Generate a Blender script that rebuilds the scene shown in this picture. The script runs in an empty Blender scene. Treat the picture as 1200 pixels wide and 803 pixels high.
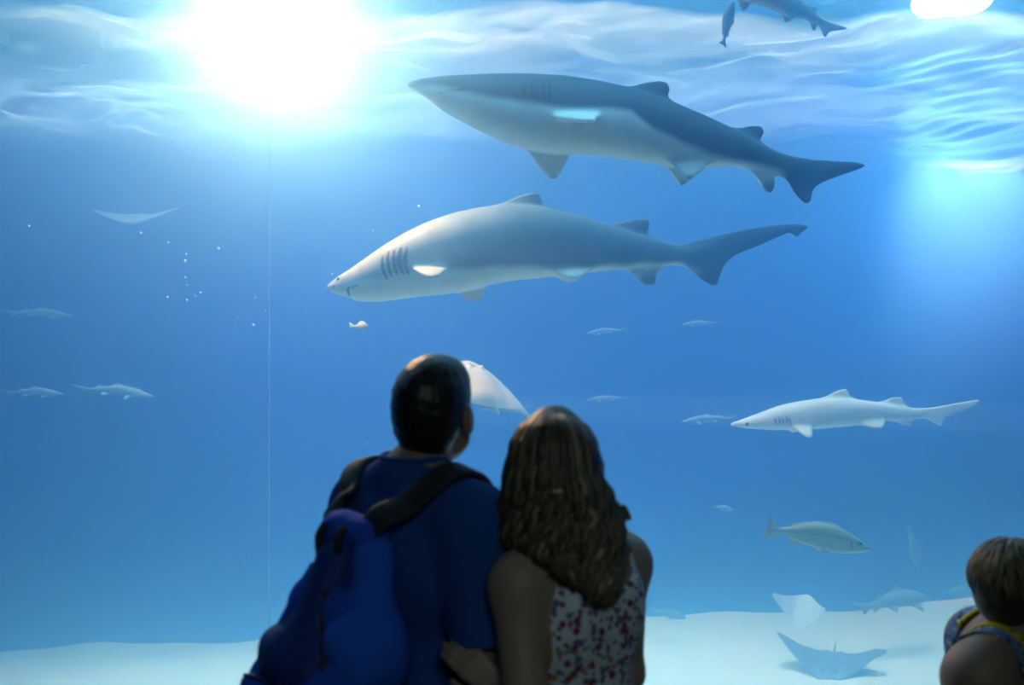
import bpy, math, random
import numpy as np
from mathutils import Vector, Matrix

SC = bpy.context.scene
COL = SC.collection
F = 1200 * 35 / 36.0           # focal length in pixels of the 1200 x 803 frame
CAMZ = 1.75
rng = np.random.default_rng(7)
random.seed(7)


def at(px, py, d):
    """point seen at a pixel, d metres in front of the camera"""
    return Vector(((px - 600) / F * d, d, CAMZ - (py - 401.5) / F * d))


# ------------------------------------------------------------------ materials
def mat(name, color=(.5, .5, .5), rough=.6, attr=False, spec=.5, metal=0, coat=0):
    m = bpy.data.materials.new(name)
    m.use_nodes = True
    nt = m.node_tree
    b = nt.nodes['Principled BSDF']
    b.inputs['Base Color'].default_value = (*color, 1)
    b.inputs['Roughness'].default_value = rough
    b.inputs['Specular IOR Level'].default_value = spec
    b.inputs['Metallic'].default_value = metal
    b.inputs['Coat Weight'].default_value = coat
    if attr:
        a = nt.nodes.new('ShaderNodeVertexColor')
        a.layer_name = 'tint'
        nt.links.new(a.outputs['Color'], b.inputs['Base Color'])
    return m


def N(m, kind, **kw):
    n = m.node_tree.nodes.new(kind)
    for k, v in kw.items():
        if k in n.inputs:
            n.inputs[k].default_value = v
        else:
            setattr(n, k, v)
    return n


def L(m, a, b):
    m.node_tree.links.new(a, b)


def bsdf(m):
    return m.node_tree.nodes['Principled BSDF']


def noise_tint(m, scale, amount, detail=4, stretch=(1, 1, 1)):
    """vary the base colour's value with object-space noise"""
    b = bsdf(m)
    tc = N(m, 'ShaderNodeTexCoord')
    mp = N(m, 'ShaderNodeMapping')
    mp.inputs['Scale'].default_value = stretch
    L(m, tc.outputs['Object'], mp.inputs['Vector'])
    nz = N(m, 'ShaderNodeTexNoise', Scale=scale, Detail=detail)
    L(m, mp.outputs['Vector'], nz.inputs['Vector'])
    mr = N(m, 'ShaderNodeMapRange')
    mr.inputs['From Min'].default_value = .3
    mr.inputs['From Max'].default_value = .7
    mr.inputs['To Min'].default_value = 1 - amount
    mr.inputs['To Max'].default_value = 1 + amount
    L(m, nz.outputs['Fac'], mr.inputs['Value'])
    hsv = N(m, 'ShaderNodeHueSaturation')
    src = b.inputs['Base Color']
    if src.is_linked:
        L(m, src.links[0].from_socket, hsv.inputs['Color'])
    else:
        hsv.inputs['Color'].default_value = src.default_value
    L(m, mr.outputs['Result'], hsv.inputs['Value'])
    L(m, hsv.outputs['Color'], src)
    return nz


def bump(m, scale, strength, dist=.01, detail=6, stretch=(1, 1, 1)):
    tc = N(m, 'ShaderNodeTexCoord')
    mp = N(m, 'ShaderNodeMapping')
    mp.inputs['Scale'].default_value = stretch
    L(m, tc.outputs['Object'], mp.inputs['Vector'])
    nz = N(m, 'ShaderNodeTexNoise', Scale=scale, Detail=detail)
    L(m, mp.outputs['Vector'], nz.inputs['Vector'])
    bp = N(m, 'ShaderNodeBump', Strength=strength, Distance=dist)
    L(m, nz.outputs['Fac'], bp.inputs['Height'])
    L(m, bp.outputs['Normal'], bsdf(m).inputs['Normal'])


M = {}
M['shark'] = mat('shark_skin', rough=.55, attr=True, spec=.3)
noise_tint(M['shark'], 9, .10)
M['fish'] = mat('fish_skin', rough=.4, attr=True)
M['eye'] = mat('eye_dark', (.01, .01, .012), .15)
M['skin'] = mat('skin', (.38, .26, .19), .55)
noise_tint(M['skin'], 14, .06)
M['skin_tan'] = mat('skin_tanned', (.27, .17, .12), .55)
M['black_hair'] = mat('black_hair', (.012, .011, .012), .45)
bump(M['black_hair'], 60, .6, .006, stretch=(1, 1, .35))
M['hair'] = mat('brown_hair', rough=.5, attr=True)
M['shirt'] = mat('navy_shirt_cloth', (.022, .085, .33), .9, spec=.1)
bump(M['shirt'], 5, .5, .04, 2)
M['jeans'] = mat('denim', (.03, .05, .11), .9, spec=.1)
M['dark_cloth'] = mat('dark_trouser_cloth', (.02, .02, .028), .9, spec=.1)
M['shoe'] = mat('shoe_leather', (.03, .03, .03), .5)
M['bag'] = mat('blue_bag_nylon', (.02, .10, .62), .75, spec=.08)
bump(M['bag'], 6, .55, .05, 3)
M['bag_dark'] = mat('dark_bag_nylon', (.012, .045, .26), .65, spec=.3)
bump(M['bag_dark'], 6, .5, .05, 3)
M['strap'] = mat('black_webbing', (.012, .016, .022), .7)
M['plastic'] = mat('clip_plastic', (.75, .62, .32), .3)
M['metal'] = mat('lamp_metal', (.45, .48, .5), .35, metal=1)
M['wood'] = mat('bench_wood', (.10, .055, .03), .5)
noise_tint(M['wood'], 4, .3, stretch=(1, 10, 10))
M['carpet'] = mat('dark_carpet', (.018, .02, .028), .95, spec=.1)
noise_tint(M['carpet'], 60, .3)
M['dark_wall'] = mat('dark_wall_paint', (.02, .022, .03), .8)
M['tank_wall'] = mat('tank_wall_paint', (.008, .075, .45), .9, spec=.1)
noise_tint(M['tank_wall'], .6, .12)
M['frame'] = mat('window_frame_metal', (.02, .022, .025), .4)
M['white_cloth'] = mat('white_strap_cloth', (.75, .75, .76), .9, spec=.1)


def floral(name, base, cols, scale):
    m = mat(name, base, .9, spec=.1)
    tc = N(m, 'ShaderNodeTexCoord')
    nz = N(m, 'ShaderNodeTexNoise', Scale=scale * .8, Detail=2)
    L(m, tc.outputs['Object'], nz.inputs['Vector'])
    mx = N(m, 'ShaderNodeVectorMath', operation='MULTIPLY_ADD')
    L(m, nz.outputs['Color'], mx.inputs[0])
    mx.inputs[1].default_value = (.02, .02, .02)
    L(m, tc.outputs['Object'], mx.inputs[2])
    prev = None
    for k, (c, sc, th) in enumerate(cols):
        v = N(m, 'ShaderNodeTexVoronoi', Scale=scale * sc)
        off = N(m, 'ShaderNodeVectorMath', operation='ADD')
        L(m, mx.outputs['Vector'], off.inputs[0])
        off.inputs[1].default_value = (k * 3.17, k * 1.3, k * 2.1)
        L(m, off.outputs['Vector'], v.inputs['Vector'])
        r = N(m, 'ShaderNodeMapRange')
        r.inputs['From Min'].default_value = th
        r.inputs['From Max'].default_value = th - .1
        L(m, v.outputs['Distance'], r.inputs['Value'])
        mix = N(m, 'ShaderNodeMix', data_type='RGBA')
        L(m, r.outputs['Result'], mix.inputs['Factor'])
        if prev is None:
            mix.inputs[6].default_value = (*base, 1)
        else:
            L(m, prev, mix.inputs[6])
        mix.inputs[7].default_value = (*c, 1)
        prev = mix.outputs[2]
    L(m, prev, bsdf(m).inputs['Base Color'])
    return m


M['floral'] = floral('floral_cotton', (.78, .80, .88),
                     [((.16, .18, .36), 44, .38), ((.34, .05, .09), 36, .36), ((.14, .20, .16), 56, .33),
                      ((.60, .24, .08), 22, .22), ((.26, .09, .22), 50, .33)], 1)
M['print'] = floral('blue_print_cotton', (.16, .24, .40),
                    [((.05, .08, .16), 40, .40), ((.55, .60, .66), 55, .30)], 1)
M['yellow_trim'] = floral('yellow_trim_cotton', (.55, .42, .03), [((.12, .16, .04), 60, .36)], 1)


# ------------------------------------------------------------------ objects
def tag(o, label=None, cat=None, group=None, kind=None):
    if label: o['label'] = label
    if cat: o['category'] = cat
    if group: o['group'] = group
    if kind: o['kind'] = kind
    return o


def empty(name, loc):
    o = bpy.data.objects.new(name, None)
    o.empty_display_size = .1
    o.location = loc
    COL.objects.link(o)
    return o


def mesh_obj(name, V, Fc, m, parent=None, loc=None, cols=None, smooth=True):
    """V (n,3), Fc (k,4) array or list of tuples -> ONE linked mesh object"""
    me = bpy.data.meshes.new(name)
    V = np.asarray(V, dtype=np.float32)
    if isinstance(Fc, np.ndarray):
        k, n = Fc.shape
        me.vertices.add(len(V))
        me.vertices.foreach_set('co', V.ravel())
        me.loops.add(k * n)
        me.loops.foreach_set('vertex_index', Fc.astype(np.int32).ravel())
        me.polygons.add(k)
        me.polygons.foreach_set('loop_start', np.arange(0, k * n, n, dtype=np.int32))
        me.update(calc_edges=True)
        me.validate()
    else:
        me.from_pydata([tuple(map(float, v)) for v in V], [], [tuple(f) for f in Fc])
    if smooth:
        me.polygons.foreach_set('use_smooth', np.ones(len(me.polygons), dtype=bool))
    if cols is not None:
        ca = me.color_attributes.new('tint', 'FLOAT_COLOR', 'POINT')
        c = np.ones((len(V), 4), dtype=np.float32)
        c[:, :3] = cols
        ca.data.foreach_set('color', c.ravel())
    for mm in (m if isinstance(m, (list, tuple)) else [m]):
        me.materials.append(mm)
    o = bpy.data.objects.new(name, me)
    COL.objects.link(o)
    if parent: o.parent = parent
    if loc is not None: o.location = loc
    return o


def box(lo, hi):
    x0, y0, z0 = lo
    x1, y1, z1 = hi
    V = [(x0, y0, z0), (x1, y0, z0), (x1, y1, z0), (x0, y1, z0), (x0, y0, z1), (x1, y0, z1), (x1, y1, z1), (x0, y1, z1)]
    Fq = [(0, 3, 2, 1), (4, 5, 6, 7), (0, 1, 5, 4), (1, 2, 6, 5), (2, 3, 7, 6), (3, 0, 4, 7)]
    return np.array(V, dtype=float), np.array(Fq)


def join(*parts):
    Vs, Fs, b = [], [], 0
    for V, Fq in parts:
        Vs.append(np.asarray(V)); Fs.append(np.asarray(Fq) + b); b += len(V)
    return np.vstack(Vs), np.vstack(Fs)


def tube(pts, rad, sides=8, closed_ends=True):
    P = np.asarray(pts, dtype=float)
    n = len(P)
    R = np.full(n, rad) if np.isscalar(rad) else np.asarray(rad, dtype=float)
    T = np.gradient(P, axis=0)
    T /= np.linalg.norm(T, axis=1, keepdims=True) + 1e-9
    up = np.array([.13, .2, .97]) if abs(T[0][2]) < .9 else np.array([.97, .2, .1])
    V = []
    U = np.cross(T[0], up); U /= np.linalg.norm(U)
    for i in range(n):
        U = U - T[i] * np.dot(U, T[i]); U /= np.linalg.norm(U) + 1e-9
        W = np.cross(T[i], U)
        a = np.arange(sides) * 2 * np.pi / sides
        V.append(P[i] + R[i] * (np.cos(a)[:, None] * U + np.sin(a)[:, None] * W))
    V = np.vstack(V)
    Fq = []
    for i in range(n - 1):
        for k in range(sides):
            k2 = (k + 1) % sides
            Fq.append((i * sides + k, i * sides + k2, (i + 1) * sides + k2, (i + 1) * sides + k))
    if closed_ends:
        V = np.vstack([V, P[0], P[-1]])
        a, b = len(V) - 2, len(V) - 1
        for k in range(sides):
            k2 = (k + 1) % sides
            Fq.append((a, k2, k, a)); Fq.append((b, (n - 1) * sides + k, (n - 1) * sides + k2, b))
        Fq = [f if len(set(f)) == 4 else f[:3] for f in Fq]
    return V, Fq


def join_l(parts):
    V, Fq, b = [], [], 0
    for v, f in parts:
        V.append(np.asarray(v)); Fq += [tuple(int(i) + b for i in q) for q in f]; b += len(v)
    return np.vstack(V), Fq


def spline(pts, n):
    """Catmull-Rom through 3-D points, n samples"""
    P = np.asarray(pts, dtype=float)
    m = len(P)
    Q = np.vstack([2 * P[0] - P[1], P, 2 * P[-1] - P[-2]])
    out = []
    for t in np.linspace(0, m - 1 - 1e-6, n):
        i = int(t); u = t - i
        a, b, c, d = Q[i], Q[i + 1], Q[i + 2], Q[i + 3]
        out.append(.5 * (2 * b + (c - a) * u + (2 * a - 5 * b + 4 * c - d) * u * u + (3 * b - a - 3 * c + d) * u ** 3))
    return np.array(out)


def rotz(a):
    return np.array([[math.cos(a), -math.sin(a), 0], [math.sin(a), math.cos(a), 0], [0, 0, 1]])


def rotx(a):
    return np.array([[1, 0, 0], [0, math.cos(a), -math.sin(a)], [0, math.sin(a), math.cos(a)]])


def roty(a):
    return np.array([[math.cos(a), 0, math.sin(a)], [0, 1, 0], [-math.sin(a), 0, math.cos(a)]])


# ------------------------------------------------------------------ solids grown from distance fields
class Field:
    def __init__(self, lo, hi, h):
        self.lo = np.array(lo, dtype=float)
        self.h = h
        self.n = np.ceil((np.array(hi) - self.lo) / h).astype(int) + 1
        self.ax = [self.lo[i] + h * np.arange(self.n[i]) for i in range(3)]
        self.d = np.full(self.n, .3, dtype=np.float32)

    def window(self, lo, hi):
        s, c = [], []
        for i in range(3):
            a = max(0, int((lo[i] - self.lo[i]) / self.h))
            b = min(self.n[i], int((hi[i] - self.lo[i]) / self.h) + 2)
            s.append(slice(a, max(a, b)))
            c.append(self.ax[i][s[-1]])
        return tuple(s), c[0][:, None, None], c[1][None, :, None], c[2][None, None, :]

    def put(self, fn, lo, hi, k, sub=False):
        m = k + .025
        s, X, Y, Z = self.window(np.array(lo) - m, np.array(hi) + m)
        if 0 in self.d[s].shape:
            return
        b = fn(X, Y, Z).astype(np.float32)
        a = self.d[s]
        if sub:
            b = -b
            h = np.clip(.5 - .5 * (a - b) / -k if False else .5 + .5 * (a - b) / k, 0, 1)
            self.d[s] = b * (1 - h) + a * h + k * h * (1 - h)
        else:
            h = np.clip(.5 + .5 * (b - a) / k, 0, 1)
            self.d[s] = b * (1 - h) + a * h - k * h * (1 - h)

    def cone(self, a, b, ra, rb, k=.02, inflate=0, sub=False):
        a = np.array(a, dtype=float); b = np.array(b, dtype=float)
        ra += inflate; rb += inflate
        r = max(ra, rb)
        ba = b - a
        q = max(np.dot(ba, ba), 1e-9)

        def fn(X, Y, Z):
            px, py, pz = X - a[0], Y - a[1], Z - a[2]
            t = np.clip((px * ba[0] + py * ba[1] + pz * ba[2]) / q, 0, 1)
            return np.sqrt((px - ba[0] * t) ** 2 + (py - ba[1] * t) ** 2 + (pz - ba[2] * t) ** 2) - (ra + (rb - ra) * t)
        self.put(fn, np.minimum(a, b) - r, np.maximum(a, b) + r, k, sub)

    def ell(self, c, r, k=.02, rot=None, inflate=0, sub=False):
        c = np.array(c, dtype=float)
        r = np.array(r, dtype=float) + inflate
        Rm = np.eye(3) if rot is None else np.array(rot)
        ext = np.sqrt(((Rm * r[None, :]) ** 2).sum(1))

        def fn(X, Y, Z):
            p = (X - c[0], Y - c[1], Z - c[2])
            l = [Rm[0, i] * p[0] + Rm[1, i] * p[1] + Rm[2, i] * p[2] for i in range(3)]
            k0 = np.sqrt((l[0] / r[0]) ** 2 + (l[1] / r[1]) ** 2 + (l[2] / r[2]) ** 2)
            k1 = np.sqrt((l[0] / r[0] ** 2) ** 2 + (l[1] / r[1] ** 2) ** 2 + (l[2] / r[2] ** 2) ** 2)
            return k0 * (k0 - 1) / np.maximum(k1, 1e-6)
        self.put(fn, c - ext, c + ext, k, sub)

    def rbox(self, c, half, rad, k=.02, rot=None, sub=False):
        c = np.array(c, dtype=float); half = np.array(half, dtype=float)
        Rm = np.eye(3) if rot is None else np.array(rot)
        ext = (np.abs(Rm) * half[None, :]).sum(1)

        def fn(X, Y, Z):
            p = (X - c[0], Y - c[1], Z - c[2])
            l = [np.abs(Rm[0, i] * p[0] + Rm[1, i] * p[1] + Rm[2, i] * p[2]) - half[i] + rad for i in range(3)]
            return np.sqrt(sum(np.maximum(v, 0) ** 2 for v in l)) + np.minimum(np.maximum(np.maximum(l[0], l[1]), l[2]), 0) - rad
        self.put(fn, c - ext, c + ext, k, sub)

    def fin(self, o, u, v, poly, t_edge, t_mid, k=.02, width=.08):
        """flat fin: 2-D outline poly in the plane (u, v) through o, lens-like thickness"""
        o = np.array(o, dtype=float); u = np.array(u, dtype=float); v = np.array(v, dtype=float)
        u /= np.linalg.norm(u); v = v - u * np.dot(u, v); v /= np.linalg.norm(v)
        w = np.cross(u, v)
        P = np.asarray(poly, dtype=float)
        P3 = o + P[:, :1] * u + P[:, 1:] * v

        def fn(X, Y, Z):
            px, py, pz = X - o[0], Y - o[1], Z - o[2]
            a = px * u[0] + py * u[1] + pz * u[2]
            b = px * v[0] + py * v[1] + pz * v[2]
            c = px * w[0] + py * w[1] + pz * w[2]
            sd = poly_sd(P, a, b)
            th = t_edge + (t_mid - t_edge) * np.sqrt(np.clip(-sd / width, 0, 1))
            q = np.abs(c) - th
            return np.minimum(np.maximum(q, sd), 0) + np.sqrt(np.maximum(q, 0) ** 2 + np.maximum(sd, 0) ** 2)
        self.put(fn, P3.min(0) - t_mid, P3.max(0) + t_mid, k)

    def clip(self, fn):
        X, Y, Z = self.ax[0][:, None, None], self.ax[1][None, :, None], self.ax[2][None, None, :]
        self.d = np.maximum(self.d, fn(X, Y, Z)).astype(np.float32)

    def sample(self, p):
        q = (np.asarray(p) - self.lo) / self.h
        q = np.clip(q, 0, self.n - 1.001)
        i = q.astype(int); f = q - i
        r = 0
        for dx in (0, 1):
            for dy in (0, 1):
                for dz in (0, 1):
                    wgt = (f[0] if dx else 1 - f[0]) * (f[1] if dy else 1 - f[1]) * (f[2] if dz else 1 - f[2])
                    r += wgt * self.d[i[0] + dx, i[1] + dy, i[2] + dz]
        return r

    def grad(self, p):
        e = self.h
        p = np.asarray(p, dtype=float)
        g = np.array([self.sample(p + e * a) - self.sample(p - e * a) for a in np.eye(3)])
        return g / (np.linalg.norm(g) + 1e-9)

    def snap(self, p, off):
        p = np.array(p, dtype=float)
        for _ in range(8):
            p = p - self.grad(p) * (self.sample(p) - off) * .8
        return p

    def mesh(self, smooth=1):
        d, h = self.d, self.h
        s = d < 0
        n = np.array(d.shape) - 1
        cnt = np.zeros(n, dtype=np.int8)
        C = [(a, b, c) for a in (0, 1) for b in (0, 1) for c in (0, 1)]
        sl = lambda o: tuple(slice(o[i], n[i] + o[i]) for i in range(3))
        for o in C: cnt += s[sl(o)]
        cells = np.argwhere((cnt > 0) & (cnt < 8))
        idx = np.full(n, -1, dtype=np.int32)
        idx[tuple(cells.T)] = np.arange(len(cells))
        acc = np.zeros((len(cells), 3)); num = np.zeros(len(cells))
        val = {o: d[cells[:, 0] + o[0], cells[:, 1] + o[1], cells[:, 2] + o[2]] for o in C}
        for o in C:
            for ax in range(3):
                if o[ax] == 0:
                    o2 = tuple(1 if i == ax else o[i] for i in range(3))
                    a, b = val[o], val[o2]
                    k = (a < 0) != (b < 0)
                    t = a[k] / (a[k] - b[k])
                    p = np.tile(np.array(o, dtype=float), (k.sum(), 1)); p[:, ax] = t
                    acc[k] += p; num[k] += 1
        V = (cells + acc / num[:, None]) * h + self.lo
        quads = []
        for ax in range(3):
            b, c = (ax + 1) % 3, (ax + 2) % 3
            lo = [slice(0, None)] * 3
            A = [slice(1, -1)] * 3; B = [slice(1, -1)] * 3
            A[ax] = slice(0, -1); B[ax] = slice(1, None)
            sa, sb = s[tuple(A)], s[tuple(B)]
            for flip, e in ((False, sa & ~sb), (True, ~sa & sb)):
                g = np.argwhere(e)
                if not len(g): continue
                g = g + np.array([0 if i == ax else 1 for i in range(3)])
                eb = np.eye(3, dtype=int)[b]; ec = np.eye(3, dtype=int)[c]
                q = [g - eb - ec, g - ec, g, g - eb]
                ii = np.stack([idx[tuple(x.T)] for x in q], 1)
                if flip: ii = ii[:, ::-1]
                quads.append(ii)
        Q = np.vstack(quads)
        Q = Q[(Q >= 0).all(1)]
        for _ in range(smooth):
            S = np.zeros_like(V); w = np.zeros(len(V))
            for i in range(4):
                a, b = Q[:, i], Q[:, (i + 1) % 4]
                np.add.at(S, a, V[b]); np.add.at(w, a, 1)
                np.add.at(S, b, V[a]); np.add.at(w, b, 1)
            V = .5 * V + .5 * S / np.maximum(w, 1)[:, None]
        return V, Q


def poly_sd(P, a, b):
    n = len(P)
    d2 = None; sgn = 1.0
    for i in range(n):
        x0, y0 = P[i]; x1, y1 = P[(i + 1) % n]
        ex, ey = x1 - x0, y1 - y0
        wx, wy = a - x0, b - y0
        t = np.clip((wx * ex + wy * ey) / max(ex * ex + ey * ey, 1e-12), 0, 1)
        q = (wx - ex * t) ** 2 + (wy - ey * t) ** 2
        d2 = q if d2 is None else np.minimum(d2, q)
        c1 = (b >= y0); c2 = (b < y1); c3 = (ex * wy > ey * wx)
        fl = (c1 & c2 & c3) | (~c1 & ~c2 & ~c3)
        sgn = np.where(fl, -1.0, 1.0) * sgn
    return sgn * np.sqrt(d2)


def curvy(pts, sub=4):
    P = np.asarray(pts, dtype=float); n = len(P); out = []
    for i in range(n):
        a, b, c, d = P[i - 1], P[i], P[(i + 1) % n], P[(i + 2) % n]
        for k in range(sub):
            u = k / sub
            out.append(.5 * (2 * b + .8 * (c - a) * u + (1.6 * a - 4.2 * b + 3.4 * c - .8 * d) * u * u + (-.8 * a + 2.2 * b - 2.2 * c + .8 * d) * u ** 3))
    return np.array(out)


def smoothstep(a, b, x):
    t = np.clip((x - a) / (b - a), 0, 1)
    return t * t * (3 - 2 * t)


def vnoise(P, scale, seed=0):
    r = np.random.default_rng(seed)
    out = 0
    for k in range(6):
        w = r.normal(size=3) * scale * (1 + .5 * k)
        out = out + np.sin(P @ w + r.uniform(0, 6.28)) / (1 + .5 * k)
    return out / 3


# ------------------------------------------------------------------ sharks and fish
class Creature:
    """outline given as measured positions (px, py) at scale s metres; local x to the right, z up, y away"""

    def __init__(self, cx, cy, d, voxel):
        self.cx, self.cy, self.d, self.s, self.vox = cx, cy, d, d / F, voxel

    def xz(self, pts):
        P = np.asarray(pts, dtype=float)
        return np.stack([(P[:, 0] - self.cx) * self.s, -(P[:, 1] - self.cy) * self.s], 1)

    def start(self, x0, x1, y0, y1, hy):
        a = self.xz([(x0, y1), (x1, y0)])
        self.f = Field((a[0, 0] - .04, -hy, a[0, 1] - .04), (a[1, 0] + .04, hy, a[1, 1] + .04), self.vox)

    def body(self, top, bot, wid, power=2.2):
        T, B = self.xz(top), self.xz(bot)
        W = self.xz([(w[0], 0) for w in wid])[:, 0]
        hw = np.array([w[1] for w in wid]) * self.s
        x0, x1 = max(T[0, 0], B[0, 0]), min(T[-1, 0], B[-1, 0])
        self.T, self.B = T, B
        xs = np.linspace(x0, x1, 400)
        kern = np.hanning(15); kern /= kern.sum()
        sm = lambda v: np.convolve(np.pad(v, 7, mode='edge'), kern, 'valid')
        zt = sm(np.interp(xs, T[:, 0], T[:, 1])); zb = sm(np.interp(xs, B[:, 0], B[:, 1])); hy = sm(np.interp(xs, W, hw))

        def fn(X, Y, Z):
            xc = np.clip(X, x0, x1)
            a = np.interp(xc.ravel(), xs, zt).reshape(X.shape); b = np.interp(xc.ravel(), xs, zb).reshape(X.shape)
            w = np.interp(xc.ravel(), xs, hy).reshape(X.shape)
            zc, hz = (a + b) / 2, np.maximum((a - b) / 2, .003)
            w = np.maximum(w, .003)
            r = (np.abs((Z - zc) / hz) ** power + np.abs(Y / w) ** power) ** (1 / power)
            dd = (r - 1) * np.minimum(hz, w)
            ex = X - xc
            return np.where(ex == 0, dd, np.sqrt(np.maximum(dd, 0) ** 2 + ex ** 2))
        f = self.f
        f.put(fn, (x0, -f.n[1] * f.h, zb.min()), (x1, f.n[1] * f.h, zt.max()), .012)

    def vfin(self, pts, t_edge, t_mid, k=.03, y=0, width=.08, sub=4):
        self.f.fin((0, y, 0), (1, 0, 0), (0, 0, 1), curvy(self.xz(pts), sub), t_edge, t_mid, k, width)

    def pfin(self, root, u, v, poly, t_edge, t_mid, k=.03):
        """paired fin: root (px, py, y metres); poly in metres"""
        r = self.xz([root[:2]])[0]
        self.f.fin((r[0], root[2], r[1]), u, v, curvy(poly), t_edge, t_mid, k, .07)

    def line(self, pts):
        P = self.xz(pts)
        return lambda x: np.interp(x, P[:, 0], P[:, 1])


def finish(name, c, V, Q, cols, label, cat, eyes, m, group=None, loc=None, rot=None):
    root = empty(name, at(c.cx, c.cy, c.d) if loc is None else loc)
    tag(root, label, cat, group)
    mesh_obj('body', V, Q, m, root, cols=cols)
    for (px, py, y, r) in eyes:
        p = c.xz([(px, py)])[0]
        for sy in (-1, 1):
            ev, ef = sphere((p[0], sy * y, p[1]), r)
            mesh_obj('eye', ev, ef, M['eye'], root)
    if rot: root.rotation_euler = rot
    return root


def sphere(c, r, nu=12, nv=8):
    V = [(0, 0, 1)]
    for i in range(1, nv):
        for j in range(nu):
            a, b = math.pi * i / nv, 2 * math.pi * j / nu
            V.append((math.sin(a) * math.cos(b), math.sin(a) * math.sin(b), math.cos(a)))
    V.append((0, 0, -1))
    Fq = [(0, 1 + j, 1 + (j + 1) % nu) for j in range(nu)]
    for i in range(nv - 2):
        for j in range(nu):
            a = 1 + i * nu + j; b = 1 + i * nu + (j + 1) % nu
            Fq.append((a, a + nu, b + nu, b))
    e = len(V) - 1
    Fq += [(e, 1 + (nv - 2) * nu + (j + 1) % nu, 1 + (nv - 2) * nu + j) for j in range(nu)]
    return np.array(V) * r + np.array(c), Fq


def copy_tree(o, parent=None):
    c = o.copy(); COL.objects.link(c)
    if parent: c.parent = parent
    for ch in list(o.children): copy_tree(ch, c)
    return c


def gills(c, V, slits, cols, dark, near_only=True):
    for (xt, yt, xb, yb, w) in slits:
        a, b = c.xz([(xt, yt), (xb, yb)])
        ba = b - a
        p = V[:, [0, 2]] - a
        t = np.clip((p @ ba) / (ba @ ba), 0, 1)
        dd = np.linalg.norm(p - t[:, None] * ba + np.stack([np.sin(t * np.pi) * w * c.s * .5, 0 * t], 1), axis=1)
        wd = w * c.s * np.sin(np.clip(t * 1.0 + .06, 0, 1) * np.pi) ** .6 * .5 + 1e-4
        k = 1 - smoothstep(.6, 1.25, dd / wd)
        cols[:] = cols * (1 - k[:, None]) + np.array(dark) * k[:, None]


HAZE_GREY, CREAM, DUSK = np.array([.085, .15, .205]), np.array([.94, .95, .88]), np.array([.10, .12, .14])  # shark grey tinted with the blue of the water haze

# ---- shark nearer the window, high in the tank
c = Creature(745, 160, 5.6, .0095)
c.start(470, 1022, 80, 245, .62)
c.body([(478, 97), (486, 95), (500, 92.5), (530, 90), (580, 88), (620, 88), (660, 90), (700, 96), (740, 104), (790, 121), (830, 138), (870, 156), (890, 167), (915, 180), (935, 187), (950, 193)],
       [(478, 101), (486, 106), (500, 114), (512, 125), (522, 131), (560, 152), (600, 170), (640, 178), (680, 180), (720, 184), (770, 192), (800, 196), (830, 196), (860, 195), (880, 198), (905, 204), (925, 208), (935, 208), (950, 206)],
       [(478, 5), (486, 12), (500, 21), (530, 32), (580, 40), (640, 44), (700, 42), (760, 35), (820, 25), (870, 17), (915, 9), (935, 6), (950, 4)])
c.vfin([(730, 108), (748, 99), (769, 95), (781, 96.5), (785, 104), (783, 113), (789, 126), (760, 128)], .006, .02)
c.vfin([(852, 156), (872, 149), (886, 147), (894, 150), (895, 157), (890, 165), (896, 176), (872, 178)], .006, .016)
c.vfin([(900, 180), (925, 185), (970, 188), (1005, 190), (1014, 194), (1005, 199), (985, 206), (962, 215), (953, 223), (950, 236), (943, 238), (931, 226), (920, 207), (905, 200)], .006, .022, sub=4)
c.vfin([(872, 190), (884, 205), (895, 222), (903, 226), (909, 217), (906, 204), (915, 195)], .006, .014)
for sy in (-1, 1):   # pelvic fins
    c.pfin((783, 190, sy * .07), (1, 0, -.05), (0, sy * .35, -1), [(-.02, -.03), (.05, .07), (.09, .115), (.13, .10), (.20, .03), (.23, -.03)], .006, .016)
# pectoral fins: far one hanging, near one spread towards the glass
c.pfin((617, 168, .10), (1, 0, 0), (0, .35, -1), [(-.03, -.06), (.04, .07), (.11, .16), (.155, .19), (.19, .165), (.225, .10), (.27, .0), (.26, -.06)], .006, .02)
c.pfin((650, 143, -.15), (1, 0, .02), (1.25, -.75, -.20), [(-.06, -.10), (.02, .14), (.09, .32), (.15, .40), (.19, .36), (.20, .20), (.24, -.06)], .006, .02)
c.f.ell(((528 - 745) * c.s, 0, -(117 - 160) * c.s), (.075, .12, .012), .01, sub=True)
V, Q = c.f.mesh()
zl = c.line([(478, 100), (520, 109), (560, 120), (610, 131), (650, 137), (735, 140), (760, 158), (800, 178), (830, 186), (880, 194), (910, 199), (1020, 230)])
k = smoothstep(-.02, .03, V[:, 2] - zl(V[:, 0]) + .015 * vnoise(V, 9, 1))
cols = CREAM + (HAZE_GREY * .55 - CREAM) * k[:, None]
tail = smoothstep(905, 925, V[:, 0] / c.s + 745) * (1 - smoothstep(-.02, .01, np.abs(V[:, 1]) - .1))
cols = cols + (HAZE_GREY * .5 - cols) * tail[:, None]
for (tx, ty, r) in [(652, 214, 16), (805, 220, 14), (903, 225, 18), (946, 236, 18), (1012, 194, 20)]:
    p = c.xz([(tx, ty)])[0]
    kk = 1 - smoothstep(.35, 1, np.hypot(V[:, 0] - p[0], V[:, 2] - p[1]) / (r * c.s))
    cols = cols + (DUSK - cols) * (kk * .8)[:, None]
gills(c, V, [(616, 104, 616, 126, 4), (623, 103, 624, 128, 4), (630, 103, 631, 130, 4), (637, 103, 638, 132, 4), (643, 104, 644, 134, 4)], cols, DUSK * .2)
gills(c, V, [(548, 113, 512, 116, 5)], cols, HAZE_GREY * .3)
SHARK1 = finish('shark', c, V, Q, cols, 'large shark swimming highest, dark back and pale belly, upper of the two big sharks', 'shark', [(507, 100, .085, .012)], M['shark'])

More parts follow.
